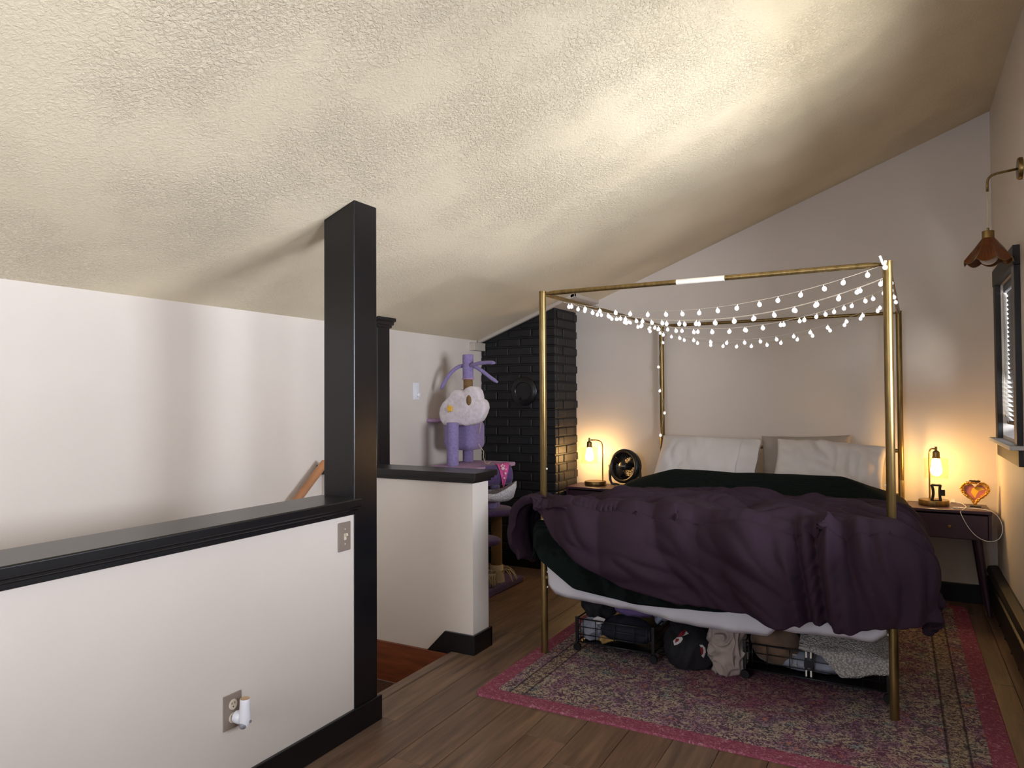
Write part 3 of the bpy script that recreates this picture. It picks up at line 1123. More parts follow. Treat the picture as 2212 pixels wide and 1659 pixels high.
# ------------------------------------------------------------------ draped bedding
def drape(name, plo, phi, qlo, qhi, nu, nv, ztop, rad, matname, thick, pre=None, disp=None, sub=1, relax=2):
    """cloth in flat coordinates (p across the bed, q from foot to head); what lies outside the mattress hangs down.
    plo/phi: side limits along q; qlo/qhi: end limits along the width. disp adds folds along the surface normal."""
    PQ = np.zeros((nv, nu, 2))
    X = np.zeros((nv, nu, 3))
    for j in range(nv):
        t = j / (nv - 1)
        for i in range(nu):
            s_ = i / (nu - 1)
            q = qlo(s_) + (qhi(s_) - qlo(s_)) * t
            p = plo(q) + (phi(q) - plo(q)) * s_
            PQ[j, i] = (p, q)
            dx = -p if p < 0 else (p - BW if p > BW else 0)
            sx_ = -1 if p < 0 else 1
            dy = -q if q < 0 else 0
            r_ = (dx ** 2.6 + dy ** 2.6) ** (1 / 2.6) if dx or dy else 0
            rr_ = math.hypot(dx, dy)
            if r_ > 1e-9:
                ux, uy = sx_ * dx / rr_, -dy / rr_
                if r_ < rad * PI / 2:
                    ho, dr = rad * math.sin(r_ / rad), rad * (1 - math.cos(r_ / rad))
                else:
                    ho, dr = rad, rad + (r_ - rad * PI / 2)
                X[j, i] = (min(max(p, 0), BW) + ux * ho, max(q, 0) + uy * ho, ztop - dr)
            else:
                X[j, i] = (p, q, ztop)
            if pre:
                X[j, i] += np.array(pre(p, q))
    du, dv_ = np.gradient(X, axis=1), np.gradient(X, axis=0)
    N = np.cross(du, dv_)
    N /= np.linalg.norm(N, axis=-1, keepdims=True) + 1e-9
    if disp:
        for j in range(nv):
            for i in range(nu):
                X[j, i] += N[j, i] * disp(*PQ[j, i])
    for _ in range(relax):
        Y = X.copy()
        Y[1:-1, 1:-1] = (X[1:-1, 1:-1] * 4 + X[:-2, 1:-1] + X[2:, 1:-1] + X[1:-1, :-2] + X[1:-1, 2:]) / 8
        X = Y
    vs = [tuple(p) for p in X.reshape(-1, 3)]
    fs = [(j * nu + i, j * nu + i + 1, (j + 1) * nu + i + 1, (j + 1) * nu + i) for j in range(nv - 1) for i in range(nu - 1)]
    me = bpy.data.meshes.new(name)
    me.from_pydata(vs, [], fs)
    o = link(name, me, matname, None, smooth=True)
    o.matrix_world = BM
    so = o.modifiers.new('thick', 'SOLIDIFY')
    so.thickness = thick
    so.offset = -1
    if sub:
        q = o.modifiers.new('sub', 'SUBSURF')
        q.levels = q.render_levels = sub
    return o


def billow(x, y, z=0.0):
    return abs(mn.noise(Vector((x, y, z)))) ** .8


def fold(p, c, ang, f, stretch, seed):
    """billowed folds running along direction ang in the (p, c) plane"""
    ca, sa = math.cos(ang), math.sin(ang)
    al, ac = p * ca + c * sa, -p * sa + c * ca
    w_ = mn.noise(Vector((p * 3 + seed, c * 3, seed))) * .35
    return billow(al * f * stretch + seed, ac * f + w_, seed * 1.3)


def interp(xs, ys):
    return lambda v: float(np.interp(v, xs, ys))


# flat sheet hanging at the foot
def sheet_strip():
    me_v, me_f = [], []
    nu, nv = 90, 14
    for j in range(nv):
        for i in range(nu):
            s = i / (nu - 1)
            x = .035 + s * (BW - .06)
            t = j / (nv - 1)
            zb = float(np.interp(s, [0, .02, .10, .27, .36, .49, .60, .70, .72, .80, .97, 1], [.37, .335, .318, .310, .296, .275, .277, .280, .315, .318, .325, .36]))
            z = .66 + (zb - .66) * t
            y = -.022 - .018 * math.sin(PI * min(1, t * 1.2)) + .006 * math.sin(s * 34 + 3 * t) * t + .004 * math.sin(s * 71) * t
            if t > .93:
                y += .012 * (t - .93) / .07
            me_v.append((x, y, z))
    me_f = [(j * nu + i, j * nu + i + 1, (j + 1) * nu + i + 1, (j + 1) * nu + i) for j in range(nv - 1) for i in range(nu - 1)]
    me = bpy.data.meshes.new('hanging_sheet')
    me.from_pydata(me_v, [], me_f)
    o = link('hanging_sheet', me, 'sheet', None, smooth=True)
    so = o.modifiers.new('thick', 'SOLIDIFY')
    so.thickness = .005
    so.offset = 0
    return o


sh = sheet_strip()
sh.matrix_world = BM
tag(sh, 'white sheet hanging over the foot of the mattress below the bedding', 'sheet')

# green blanket: shows at the head edge, on the window side and at the foot corner
def blan_pre(p, q):
    z = .160 * math.exp(-((q - 1.32) / .17) ** 2) * min(1, max(0, (p + .10) / .42)) ** .6 * min(1, max(0, (BW + .10 - p) / .40)) ** .7
    if q > 1.38:
        z -= .13 * min(1, (q - 1.38) / .10) ** 2
    return (0, 0, max(z, -.012))


def blan_disp(p, q):
    c = -q
    if q > .9:
        return .010 * fold(p, c, R(4), 5, .35, 3.3) + .006 * mn.noise(Vector((p * 5, q * 9, 1)))
    d = .020 * fold(p, c, R(62), 5, .3, 7.1)
    return d if (q < 0 or p < 0 or p > BW) else d * .3


blan = drape('blanket',
             plo=interp([-.5, 0, .6, 1.55], [-.24, -.24, -.10, -.05]),
             phi=interp([-.5, 0, .4, 1.0, 1.2, 1.55], [BW + .10, BW + .16, BW + .36, BW + .40, BW + .34, BW + .14]),
             qlo=interp([0, .08, .135, .22, .38, .57, 1], [-.10, -.18, -.26, -.37, -.405, -.39, -.28]),
             qhi=interp([0, .1, .3, .75, 1], [1.28, 1.40, 1.47, 1.44, 1.34]),
             nu=130, nv=110, ztop=.722, rad=.058, matname='green', thick=.018, pre=blan_pre, disp=blan_disp)
tag(blan, 'dark green ribbed blanket showing along the pillow side of the duvet', 'blanket')


def sstep(a, b_, v):
    t = min(1, max(0, (v - a) / (b_ - a)))
    return t * t * (3 - 2 * t)


def duv_pre(p, q):
    z = 0
    if q > -.05:
        z = .030 * math.exp(-((q - .30) / .30) ** 2) + .020 + .012 * mn.noise(Vector((p * 2.2, q * 2.6, 4)))
        z -= .025 * sstep(.85, 1.12, q)
        z -= .060 * (1 - sstep(.0, .45, p)) * sstep(.10, .40, q)
    out = 0
    if q < 0:
        # the hanging front swells out, most at the window-side corner
        out = -.035 * math.sin(PI * min(1, -q / .55)) * (1 + .9 * math.exp(-((p - 1.52) / .22) ** 2))
    sx_ = 0
    if p < 0:
        sx_ = -.085 * math.sin(PI * min(1, -p / .42)) * math.exp(-((q - .05) / .28) ** 2)
        z += .035 * math.exp(-((q - .05) / .2) ** 2) * math.exp(-((p + .10) / .1) ** 2)
    if p > BW:
        sx_ = .05 * math.sin(PI * min(1, (p - BW) / .40)) * (1 - .5 * sstep(.2, .9, q))
    return (sx_, out, z)


def duv_disp(p, q):
    c = -q
    front = sstep(.06, -.10, q)
    side = max(sstep(0, -.12, p), sstep(BW, BW + .12, p))
    # front: long folds swept from the far post down toward the window side
    ang = R(48) - R(14) * sstep(.2, .8, p) + R(40) * sstep(1.25, 1.55, p)
    f = .125 * fold(p, c, ang, 3.4, .30, 2.7) + .085 * fold(p, c, ang + .12, 7, .24, 5.3) + .034 * fold(p, c, ang - .15, 15, .22, 9.1)
    # pillowy lobe over the window-side post with a deep crease beside it
    f += .05 * math.exp(-((p - 1.60) / .13) ** 2) - .028 * math.exp(-((p - 1.41 - .10 * c) / .05) ** 2) * sstep(.0, .1, c)
    # top: crumpled ridges across the bed
    a2 = R(-14) + R(30) * mn.noise(Vector((p * 1.3, q * 1.3, 8)))
    t = .075 * fold(p, c, a2, 4.0, .40, 1.1) + .060 * fold(p, c, a2 + .5, 8, .35, 6.2) + .028 * fold(p, c, a2, 20, .35, 3.9)
    t *= (.45 + .55 * sstep(1.0, .55, q)) * (.45 + .55 * sstep(-.1, .4, p) + .4 * sstep(.2, .0, q) * (1 - sstep(-.1, .4, p)))
    sd = .040 * fold(q, -abs(p - BW / 2), R(80), 5, .3, 4.4) + .012 * fold(q, -abs(p - BW / 2), R(75), 12, .3, 8.4)
    d = t * (1 - front) + f * front
    return d * (1 - side) + max(sd, f * front) * side


duv = drape('duvet',
            plo=interp([-.5, -.1, .1, .35, .6, .95], [-.20, -.30, -.38, -.34, -.14, -.03]),
            phi=interp([-.5, 0, .5, .80, .95], [BW + .30, BW + .40, BW + .36, BW + .20, BW + .06]),
            qlo=interp([0, .13, .18, .25, .34, .49, .67, .83, .92, 1], [-.02, -.05, -.13, -.24, -.335, -.380, -.385, -.365, -.315, -.16]),
            qhi=interp([0, .2, .5, .85, 1], [.62, .98, 1.14, 1.08, .90]),
            nu=190, nv=150, ztop=.752, rad=.090, matname='duvet', thick=.045, pre=duv_pre, disp=duv_disp, relax=0)
tag(duv, 'plum purple duvet bunched over the foot of the bed', 'duvet')


# ------------------------------------------------------------------ pillows
def pillow(name, label, w, h, t, loc, rot, m, seed, flange=True, wr=1.0):
    n, k = 46, 34
    vs, fs = [], []
    for side in (1, -1):
        for j in range(k + 1):
            for i in range(n + 1):
                u, v = -1 + 2 * i / n, -1 + 2 * j / k
                e = max(0, (1 - abs(u) ** 3.2)) ** .55 * max(0, (1 - abs(v) ** 2.6)) ** .5
                px = u * w / 2 * (1 - .06 * (1 - v * v) * abs(u) ** 6)
                py = v * h / 2 * (1 - .07 * (1 - u * u) * abs(v) ** 6)
                nz = mn.noise(Vector((px * 5 + seed, py * 7, side + seed)))
                rid = abs(mn.noise(Vector((px * 9 + seed * 2 + py * 5, py * 4 - px * 6, seed))))
                z = side * t / 2 * e * (1 + .16 * nz * wr) - side * e * .016 * (1 - rid * 2) * wr
                vs.append((px, py, z))
    N = (n + 1) * (k + 1)
    for s in range(2):
        for j in range(k):
            for i in range(n):
                a = s * N + j * (n + 1) + i
                q = (a, a + 1, a + n + 2, a + n + 1)
                fs.append(q if s == 0 else q[::-1])
    me = bpy.data.meshes.new(name)
    me.from_pydata(vs, [], fs)
    bm = bmesh.new()
    bm.from_mesh(me)
    bmesh.ops.remove_doubles(bm, verts=bm.verts, dist=.0008)
    bmesh.ops.recalc_face_normals(bm, faces=bm.faces)
    bm.to_mesh(me)
    bm.free()
    root = empty(name)
    root.matrix_world = BM @ Matrix.Translation(loc) @ rot
    tag(root, label, 'pillow', 'pillows on the bed')
    link('cushion', me, m, root, smooth=True, sub=1)
    if flange:
        # open hem of the pillowcase: a flat cuff on one end
        cu, cf = [], []
        nn = 24
        for j in range(nn + 1):
            v = -1 + 2 * j / nn
            for i, xx in enumerate((w / 2 - .075, w / 2 - .02, w / 2 + .035)):
                for s in (1, -1):
                    u = xx / (w / 2)
                    e = max(0, (1 - min(1, abs(u)) ** 3.2)) ** .55 * max(0, (1 - abs(v) ** 2.6)) ** .5
                    zz = s * (max(t / 2 * e, .010) + .004) + .006 * math.sin(v * 9 + seed)
                    cu.append((xx, v * h / 2 * .985, zz))
        for j in range(nn):
            for i in range(2):
                for s in range(2):
                    a = j * 6 + i * 2 + s
                    q = (a, a + 2, a + 8, a + 6)
                    cf.append(q if s == 0 else q[::-1])
        m2 = bpy.data.meshes.new('pillowcase_hem')
        m2.from_pydata(cu, [], cf)
        link('pillowcase_hem', m2, m, root, smooth=True, sub=1)
    return root


def prot(tilt, yaw, roll=0):
    return Matrix.Rotation(yaw, 4, 'Z') @ Matrix.Rotation(tilt, 4, 'X') @ Matrix.Rotation(roll, 4, 'Z')


pillow('pillow', 'plump white pillow propped beside the black fan', .70, .44, .23, (.385, 1.775, .895), prot(R(54), R(-2), R(-2)), 'pillow', 3.0)
pillow('pillow', 'crumpled white pillow leaning toward the window side of the bed', .70, .43, .23, (1.225, 1.765, .885), prot(R(54), R(3), R(-4)), 'pillow', 8.0, False, 1.9)
pillow('pillow', 'grey-beige pillow tucked between and behind the two white pillows', .60, .42, .15, (1.06, 1.95, .900), prot(R(70), R(0), R(2)), 'pillow2', 12.0, False, 1.5)

# ------------------------------------------------------------------ fairy lights on the canopy
fl = empty('string_lights', BM @ Vector((0, .25, zt)))
tag(fl, 'string of small white globe lights swagged across the bed canopy', 'string lights')
FLI = fl.matrix_basis.inverted()


def cat(a, b_, sag, n=28):
    a, b_ = Vector(a), Vector(b_)
    return [a.lerp(b_, i / n) - Vector((0, 0, sag * 4 * (i / n) * (1 - i / n))) for i in range(n + 1)]


zr = zt - .012
swags = [((0, .26, zr), (BW - .02, .0, zr + .008), .115), ((0, .30, zr), (BW, .26, zr), .150), ((0, .52, zr), (BW, .28, zr), .140), ((0, .60, zr), (BW, .62, zr), .170),
         ((0, .95, zr), (BW, .66, zr), .150), ((0, 1.05, zr), (BW, 1.10, zr), .200), ((0, 1.55, zr), (BW, 1.15, zr), .205)]
paths = [cat(*s) for s in swags]
paths.append([Vector((0, .26 + (1.55 - .26) * i / 8, zr - .004)) for i in range(9)])
paths.append([Vector((0, 1.55 + (BL - .03 - 1.55) * i / 4, zr - .004)) for i in range(5)] + [Vector((.024 * math.cos(i * .9), BL - .026 * abs(math.sin(i * .9)) - .01, zr - .02 - i * .09)) for i in range(11)])
paths.append([Vector((BW, .0 + 1.15 * i / 8, zr - .004)) for i in range(9)])
for pth in paths:
    MB().tube([FLI @ (BM @ p) for p in pth], .0016, 6).build('wire', 'wire', fl, smooth=True)
proto = MB().lathe([(.0012, 0), (.0016, -.006), (.0030, -.008), (.0066, -.0105), (.0096, -.0165), (.0104, -.0205), (.0090, -.0265), (.0050, -.0305), (.0005, -.0320)], 12).build('bulb', 'bulbwhite', fl, smooth=True)
random.seed(21)
first = True
for k, pth in enumerate(paths):
    d = [0]
    for i in range(1, len(pth)):
        d.append(d[-1] + (pth[i] - pth[i - 1]).length)
    step = .098 if k < 7 else (.19 if k == 8 else .26)
    t = .05 + random.random() * .05
    while t < d[-1] - .02:
        i = max(j for j in range(len(d)) if d[j] <= t)
        i = min(i, len(pth) - 2)
        p = pth[i].lerp(pth[i + 1], (t - d[i]) / max(1e-6, d[i + 1] - d[i]))
        if first:
            o, first = proto, False
        else:
            o = proto.copy()
            COL.objects.link(o)
        o.location = FLI @ (BM @ p)
        o.rotation_euler = (random.uniform(-.25, .25), random.uniform(-.25, .25), random.random() * 6)
        t += step * random.uniform(.9, 1.1)
cl = empty('clip', BM @ Vector((BW - .012, -.022, PH - .005)))
tag(cl, 'small white plastic clip on top of the bed post holding the string lights', 'clip')
MB().box(-.012, -.002, -.006, .004, -.012, .030, Matrix.Rotation(R(-18), 4, 'Y')).build('lever', 'label', cl, bevel=.002)
MB().box(.0, .010, -.006, .004, -.028, .006, Matrix.Rotation(R(12), 4, 'Y')).build('jaw', 'label', cl, bevel=.002)
MB().sphere((.004, -.008, -.026), .0105, 12, 8).build('bulb', 'bulbwhite', cl, smooth=True)

# ================================================================== NIGHTSTANDS
NZ = .655


def nightstand(name, label, x0, x1, y0, y1):
    t = empty(name, ((x0 + x1) / 2, (y0 + y1) / 2, 0))
    tag(t, label, 'nightstand', 'nightstands beside the bed')
    wbox('top', 'nswood', t, x0, x1, y0, y1, NZ - .02, NZ, .004)
    wbox('side_panel', 'nswood', t, x0 + .004, x0 + .02, y0 + .008, y1 - .004, NZ - .185, NZ - .021)
    wbox('side_panel', 'nswood', t, x1 - .02, x1 - .004, y0 + .008, y1 - .004, NZ - .185, NZ - .021)
    wbox('back_panel', 'nswood', t, x0 + .021, x1 - .021, y1 - .02, y1 - .006, NZ - .185, NZ - .021)
    wbox('bottom_panel', 'nswood', t, x0 + .021, x1 - .021, y0 + .03, y1 - .021, NZ - .185, NZ - .17)
    dr = wbox('drawer', 'nswood', t, x0 + .024, x1 - .024, y0 + .006, y0 + .026, NZ - .178, NZ - .03, .003)
    MB().lathe([(.006, 0), (.005, .008), (.010, .014), (.011, .019), (.007, .024), (.0005, .025)], 16, mtx=Matrix.Rotation(R(90), 4, 'X'), c=(0, -.010, 0)).build('knob', 'brass', dr, smooth='auto')
    cx, cy = (x0 + x1) / 2, (y0 + y1) / 2
    for sx in (-1, 1):
        for sy in (-1, 1):
            tx, ty = sx * ((x1 - x0) / 2 - .075), sy * ((y1 - y0) / 2 - .055)
            bx, by = sx * ((x1 - x0) / 2 - .022), sy * ((y1 - y0) / 2 - .022)
            MB().tube([(tx, ty, NZ - .175), (bx, by, .012 if sx > 0 or True else 0)], [.023, .013], 16).build('leg', 'nswood', t, smooth='auto')
    return t


nightstand('nightstand', 'plum painted nightstand with splayed legs on the window side of the bed', .045, .500, 5.26, 5.595)
nightstand('nightstand', 'plum painted nightstand between the brick chimney and the bed', -2.375, -1.86, 5.30, 5.598)


# ------------------------------------------------------------------ lamps
def lamp(label, loc, ang):
    """post at the rear of the disc base, arm reaching forward to a hanging socket, bulb and glass shade"""
    t = empty('table_lamp', loc, ang)
    tag(t, label, 'lamp', 'lit bedside lamps')
    MB().lathe([(.086, 0), (.088, .003), (.088, .031), (.085, .035), (.0005, .035)], 40).build('base', 'brass', t, smooth='auto')
    path = [Vector((.060, 0, .034)), Vector((.060, 0, .30))] + bez((.060, 0, .30), (.060, 0, .345), (.052, 0, .365), (.0, 0, .368), 10)[1:] + [Vector((-.036, 0, .368))]
    MB().tube(path, .0055, 10).build('stem', 'brass', t, smooth=True)
    MB().lathe([(.0075, .385), (.0075, .360), (.019, .352), (.021, .345), (.021, .318), (.024, .316), (.024, .309), (.0005, .309)], 24, c=(-.046, 0, 0)).build('socket', 'brass', t, smooth='auto')
    MB().lathe([(.010, .308), (.012, .296), (.021, .274), (.031, .246), (.033, .228), (.028, .209), (.016, .197), (.0005, .194)], 20, c=(-.046, 0, 0)).build('bulb', 'bulb', t, smooth=True)
    MB().lathe([(.024, .3085), (.066, .3080), (.068, .305), (.068, .178)], 32, c=(-.046, 0, 0), caps=False).build('glass_shade', 'glass', t, smooth='auto')
    return t


lL = atz(1296, 1043, NZ)
lamp('lit brass table lamp with glass shade in front of the black chimney', (-2.185, 5.47, NZ + .0005), R(20))
lamp('lit brass table lamp with glass shade beside the heart picture frame', (.197, 5.44, NZ + .0005), R(110))

# ------------------------------------------------------------------ fan
fn = empty('table_fan', (-1.925, 5.42, NZ + .0005), R(-16))
tag(fn, 'small round black table fan on the nightstand by the chimney', 'fan')
FM = Matrix.Translation((0, 0, .170)) @ Matrix.Rotation(R(90 - 8), 4, 'X')
b = MB()
b.torus((0, 0, 0), .118, .016, 48, 12, FM)
fm3 = FM


def fpt(x, y, z):
    return fm3 @ Vector((x, y, z))


FM_T = FM
b2 = MB()
rings = [(.134, .0), (.135, -.03), (.125, -.07), (.09, -.09), (.075, -.092)]
vsr = [[FM_T @ Vector((r_ * math.cos(2 * PI * j / 40), r_ * math.sin(2 * PI * j / 40), z)) for j in range(40)] for r_, z in rings]
b2.ring_tube(vsr, caps=False)
hs = b2.build('housing', 'fan', fn, smooth='auto')
so = hs.modifiers.new('t', 'SOLIDIFY')
so.thickness = .004
b3 = MB()
b3.v, b3.f = [], []
for i in range(48):
    a = 2 * PI * i / 48
    for j in range(10):
        bb_ = 2 * PI * j / 10
        b3.v.append(tuple(FM_T @ Vector(((.120 + .016 * math.cos(bb_)) * math.cos(a), (.120 + .016 * math.cos(bb_)) * math.sin(a), .012 * math.sin(bb_)))))
for i in range(48):
    for j in range(10):
        b3.f.append((i * 10 + j, ((i + 1) % 48) * 10 + j, ((i + 1) % 48) * 10 + (j + 1) % 10, i * 10 + (j + 1) % 10))
b3.build('rim', 'fan', fn, smooth=True)
g = MB()
for k in range(34):
    a = 2 * PI * k / 34
    pts = [FM_T @ Vector((r_ * math.cos(a + tw), r_ * math.sin(a + tw), zz)) for r_, tw, zz in ((.030, 0, .012), (.06, .10, .012), (.09, .18, .010), (.112, .22, .004))]
    g.tube(pts, .0014, 5)
gr = g.build('front_grille', 'fan', fn)
gr['kind'] = 'stuff'
MB().lathe([(.036, 0), (.036, .012), (.030, .017), (.0005, .018)], 28, mtx=FM_T.to_3x3().to_4x4(), c=FM_T @ Vector((0, 0, .004))).build('hub', 'fan', fn, smooth='auto')
# rear guard rings
g = MB()
for r_ in (.045, .065, .085):
    g.torus((0, 0, 0), r_, .0016, 32, 5, FM_T @ Matrix.Translation((0, 0, -.088)))
for k in range(12):
    a = 2 * PI * k / 12
    g.tube([FM_T @ Vector((.02 * math.cos(a), .02 * math.sin(a), -.088)), FM_T @ Vector((.092 * math.cos(a), .092 * math.sin(a), -.088))], .0016, 5)
g.build('rear_grille', 'fan', fn)['kind'] = 'stuff'
MB().lathe([(.028, -.088), (.028, -.03), (.02, -.02), (.0005, -.02)], 20, mtx=FM_T.to_3x3().to_4x4(), c=FM_T @ Vector((0, 0, 0))).build('motor', 'fan', fn, smooth='auto')
for k in range(3):
    a0 = k * 2 * PI / 3 + .4
    vs = []
    for r_ in (.025, .06, .10):
        for da, zz in ((-.45, -.042), (0, -.03), (.45, -.016)):
            vs.append(FM_T @ Vector((r_ * math.cos(a0 + da), r_ * math.sin(a0 + da), zz)))
    o = MB().add(vs, [(i * 3 + j, i * 3 + j + 1, (i + 1) * 3 + j + 1, (i + 1) * 3 + j) for i in range(2) for j in range(2)]).build('blade', 'fan', fn, smooth=True)
    so = o.modifiers.new('t', 'SOLIDIFY')
    so.thickness = .002
b = MB()
for s in (-1, 1):
    b.tube([(s * .06, .02, .012), (s * .13, .02, .02), (s * .146, .02, .05), (s * .146, .012, .17)], .011, 10)
b.build('yoke', 'fan', fn, smooth=True)
MB().lathe([(.085, 0), (.085, .008), (.07, .016), (.0005, .016)], 28, c=(0, .01, 0)).build('base', 'fan', fn, smooth='auto')
tc_ = bpy.data.curves.new('logo', 'FONT')
tc_.body = 'Honeywell'
tc_.size = .0125
tc_.align_x = 'CENTER'
tc_.align_y = 'CENTER'
tc_.extrude = .0004
tmp = bpy.data.objects.new('logo_tmp', tc_)
COL.objects.link(tmp)
dg = bpy.context.evaluated_depsgraph_get()
tme = bpy.data.meshes.new_from_object(tmp.evaluated_get(dg))
bpy.data.objects.remove(tmp, do_unlink=True)
lo = link('lettering', tme, 'whiteplastic', fn)
lo.matrix_local = FM_T @ Matrix.Translation((0, 0, .0225))
bpy.data.curves.remove(tc_)

# ------------------------------------------------------------------ heart frame, clip, phone cable
hc = Vector((.425, 5.43, NZ))
hf = empty('picture_frame', hc, R(-8))
tag(hf, 'gold heart shaped picture frame with pink picture on the nightstand', 'picture frame')


def heart(t, s):
    x = 16 * math.sin(t) ** 3
    y = 13 * math.cos(t) - 5 * math.cos(2 * t) - 2 * math.cos(3 * t) - math.cos(4 * t)
    return Vector((x * s, 0, y * s))


hp = [heart(2 * PI * i / 64, .0046) for i in range(64)]
HT = Matrix.Translation((0, 0, .098)) @ Matrix.Rotation(R(-12), 4, 'X')
b = MB()
n_ = 64
inner = [p * .80 for p in hp]
vs = [HT @ (p + Vector((0, -.007, 0))) for p in hp] + [HT @ (p * .97 + Vector((0, -.016, 0))) for p in hp] + [HT @ (p + Vector((0, -.014, 0))) for p in inner] + [HT @ (p + Vector((0, -.004, 0))) for p in inner] + [HT @ (p * .98 + Vector((0, .008, 0))) for p in hp]
fs = []
for i in range(n_):
    j = (i + 1) % n_
    for k in range(3):
        fs.append((k * n_ + i, k * n_ + j, (k + 1) * n_ + j, (k + 1) * n_ + i))
    fs.append((i, j, 4 * n_ + j, 4 * n_ + i))
fs.append(tuple(4 * n_ + i for i in range(n_)))
b.add(vs, fs).build('frame', 'gold', hf, smooth=False)
random.seed(2)
g = MB()
for i in range(0, 64, 1):
    for kk in range(2):
        p = hp[i] * (random.uniform(.86, .93) if kk else random.uniform(.98, 1.06))
        if hp[i].z > .02 and abs(hp[i].x) < .022:
            p = Vector((hp[i].x, 0, .066 + random.uniform(-.012, .004)))
        q = HT @ (p + Vector((0, -.014 + .004 * kk, 0)))
        g.sphere(q, random.uniform(.0050, .0088), 8, 6)
g.build('beading', 'gold', hf, smooth=True)
vs = [HT @ (p * .81 + Vector((0, -.005, 0))) for p in hp]
pc = MB().add(vs, [tuple(range(64))]).build('picture', 'heartpic', hf)
ys = [(-.028, -.002), (-.022, .022), (.0, .036), (.030, .030), (.048, .018), (.030, .014), (.012, .004), (.002, -.016), (-.004, -.038), (-.014, -.028)]
MB().add([HT @ Vector((x + .006, -.0056, z)) for x, z in ys], [tuple(range(len(ys)))]).build('swoosh', 'yellow', pc)
MB().box(-.030, .030, -.022, .004, .166, .173).build('top_plate', 'blackmatte', hf)
MB().box(-.03, .03, .012, .045, 0.0, .006).build('stand', 'blackmatte', hf)
hcx = aty(2029, 1085, 5.375)
hk = empty('hair_clip', (.205, 5.385, NZ + .031))
tag(hk, 'black hair claw clip leaning on the lamp base near the picture frame', 'hair clip')
b = MB()
prof = []
for i in range(21):
    t = i / 20
    z = t * .105
    xo = -.018 - .010 * (abs(t - .5) * 2) ** 2 + .006
    prof.append((xo, z))
b.tube([(x, 0, z + .004) for x, z in prof], .0085, 8)
b.build('spine', 'blackmatte', hk, smooth=True)
b = MB()
b.tube([(x + .036 + (.014 * (abs(z / .105 - .5) * 2) ** 2), 0, z + .004) for x, z in prof], .0085, 8)
b.tube([(-.022, 0, .106), (.030, 0, .106)], .008, 8)
b.tube([(-.022, 0, .006), (.030, 0, .006)], .006, 8)
b.build('jaw', 'blackmatte', hk, smooth=True)
MB().box(.030, .054, -.004, .004, .038, .078).build('grip', 'blackmatte', hk, bevel=.003)
cb = empty('charging_cable', (.35, 5.33, NZ))
tag(cb, 'white charging cable looping off the edge of the nightstand', 'cable')
CI = cb.matrix_basis.inverted()
zc = NZ + .004
K = [(atz(2056, 1083, zc)), atz(2075, 1088, zc), atz(2090, 1096, zc), atz(2078, 1104, zc)]
pts = bez(atz(2060, 1085, NZ + .012), atz(2075, 1084, NZ + .014), atz(2083, 1090, zc), atz(2086, 1094, zc), 8)
pts += bez(atz(2086, 1094, zc), atz(2090, 1099, zc), atz(2072, 1101, zc), aty(2075, 1108, 5.252), 8)[1:]
pts += bez(aty(2075, 1108, 5.252), aty(2085, 1130, 5.245), aty(2105, 1172, 5.245), aty(2145, 1170, 5.24), 12)[1:]
pts += bez(aty(2145, 1170, 5.24), aty(2175, 1166, 5.25), aty(2172, 1118, 5.27), aty(2140, 1104, 5.30), 12)[1:]
pts += bez(aty(2140, 1104, 5.30), aty(2125, 1099, 5.32), atz(2105, 1098, zc), atz(2072, 1097, zc), 8)[1:]
MB().tube([CI @ p for p in pts], .0022, 8).build('cord', 'whiteplastic', cb, smooth=True)
q = CI @ atz(2072, 1097, zc + .002)
MB().box(q.x - .035, q.x, q.y - .006, q.y + .006, q.z - .004, q.z + .004).build('connector', 'whiteplastic', cb, bevel=.002)
q = CI @ atz(2058, 1082, NZ + .012)
MB().box(q.x - .012, q.x + .012, q.y - .008, q.y + .008, q.z - .010, q.z + .010).build('plug', 'whiteplastic', cb, bevel=.003)

# ================================================================== WALL SCONCE
sc = empty('wall_sconce', (XR, 4.30, 2.495))
tag(sc, 'brass wall sconce with amber petal shade hanging on a cord above the window', 'wall sconce')
MB().lathe([(.055, 0), (.055, .014), (.050, .020), (.0005, .020)], 32, mtx=Matrix.Rotation(R(-90), 4, 'Y')).build('backplate', 'brass', sc, smooth='auto')
sx = .412 - XR
path = [Vector((-.018, 0, 0)), Vector((-.09, 0, -.008))] + bez((-.09, 0, -.008), (-.125, 0, -.012), (sx, 0, -.02), (sx, 0, -.06), 8)[1:] + [Vector((sx, 0, -.095))]
MB().tube(path, .0062, 10).build('arm', 'brass', sc, smooth=True)
MB().tube([(sx, 0, -.094), (sx, 0, -.288)], .0022, 8).build('cord', 'rope', sc, smooth=True)
MB().lathe([(.0005, -.280), (.006, -.280), (.006, -.292), (.026, -.296), (.027, -.298), (.027, -.335), (.0005, -.335)], 24, c=(sx, 0, 0)).build('cap', 'brass', sc, smooth='auto')
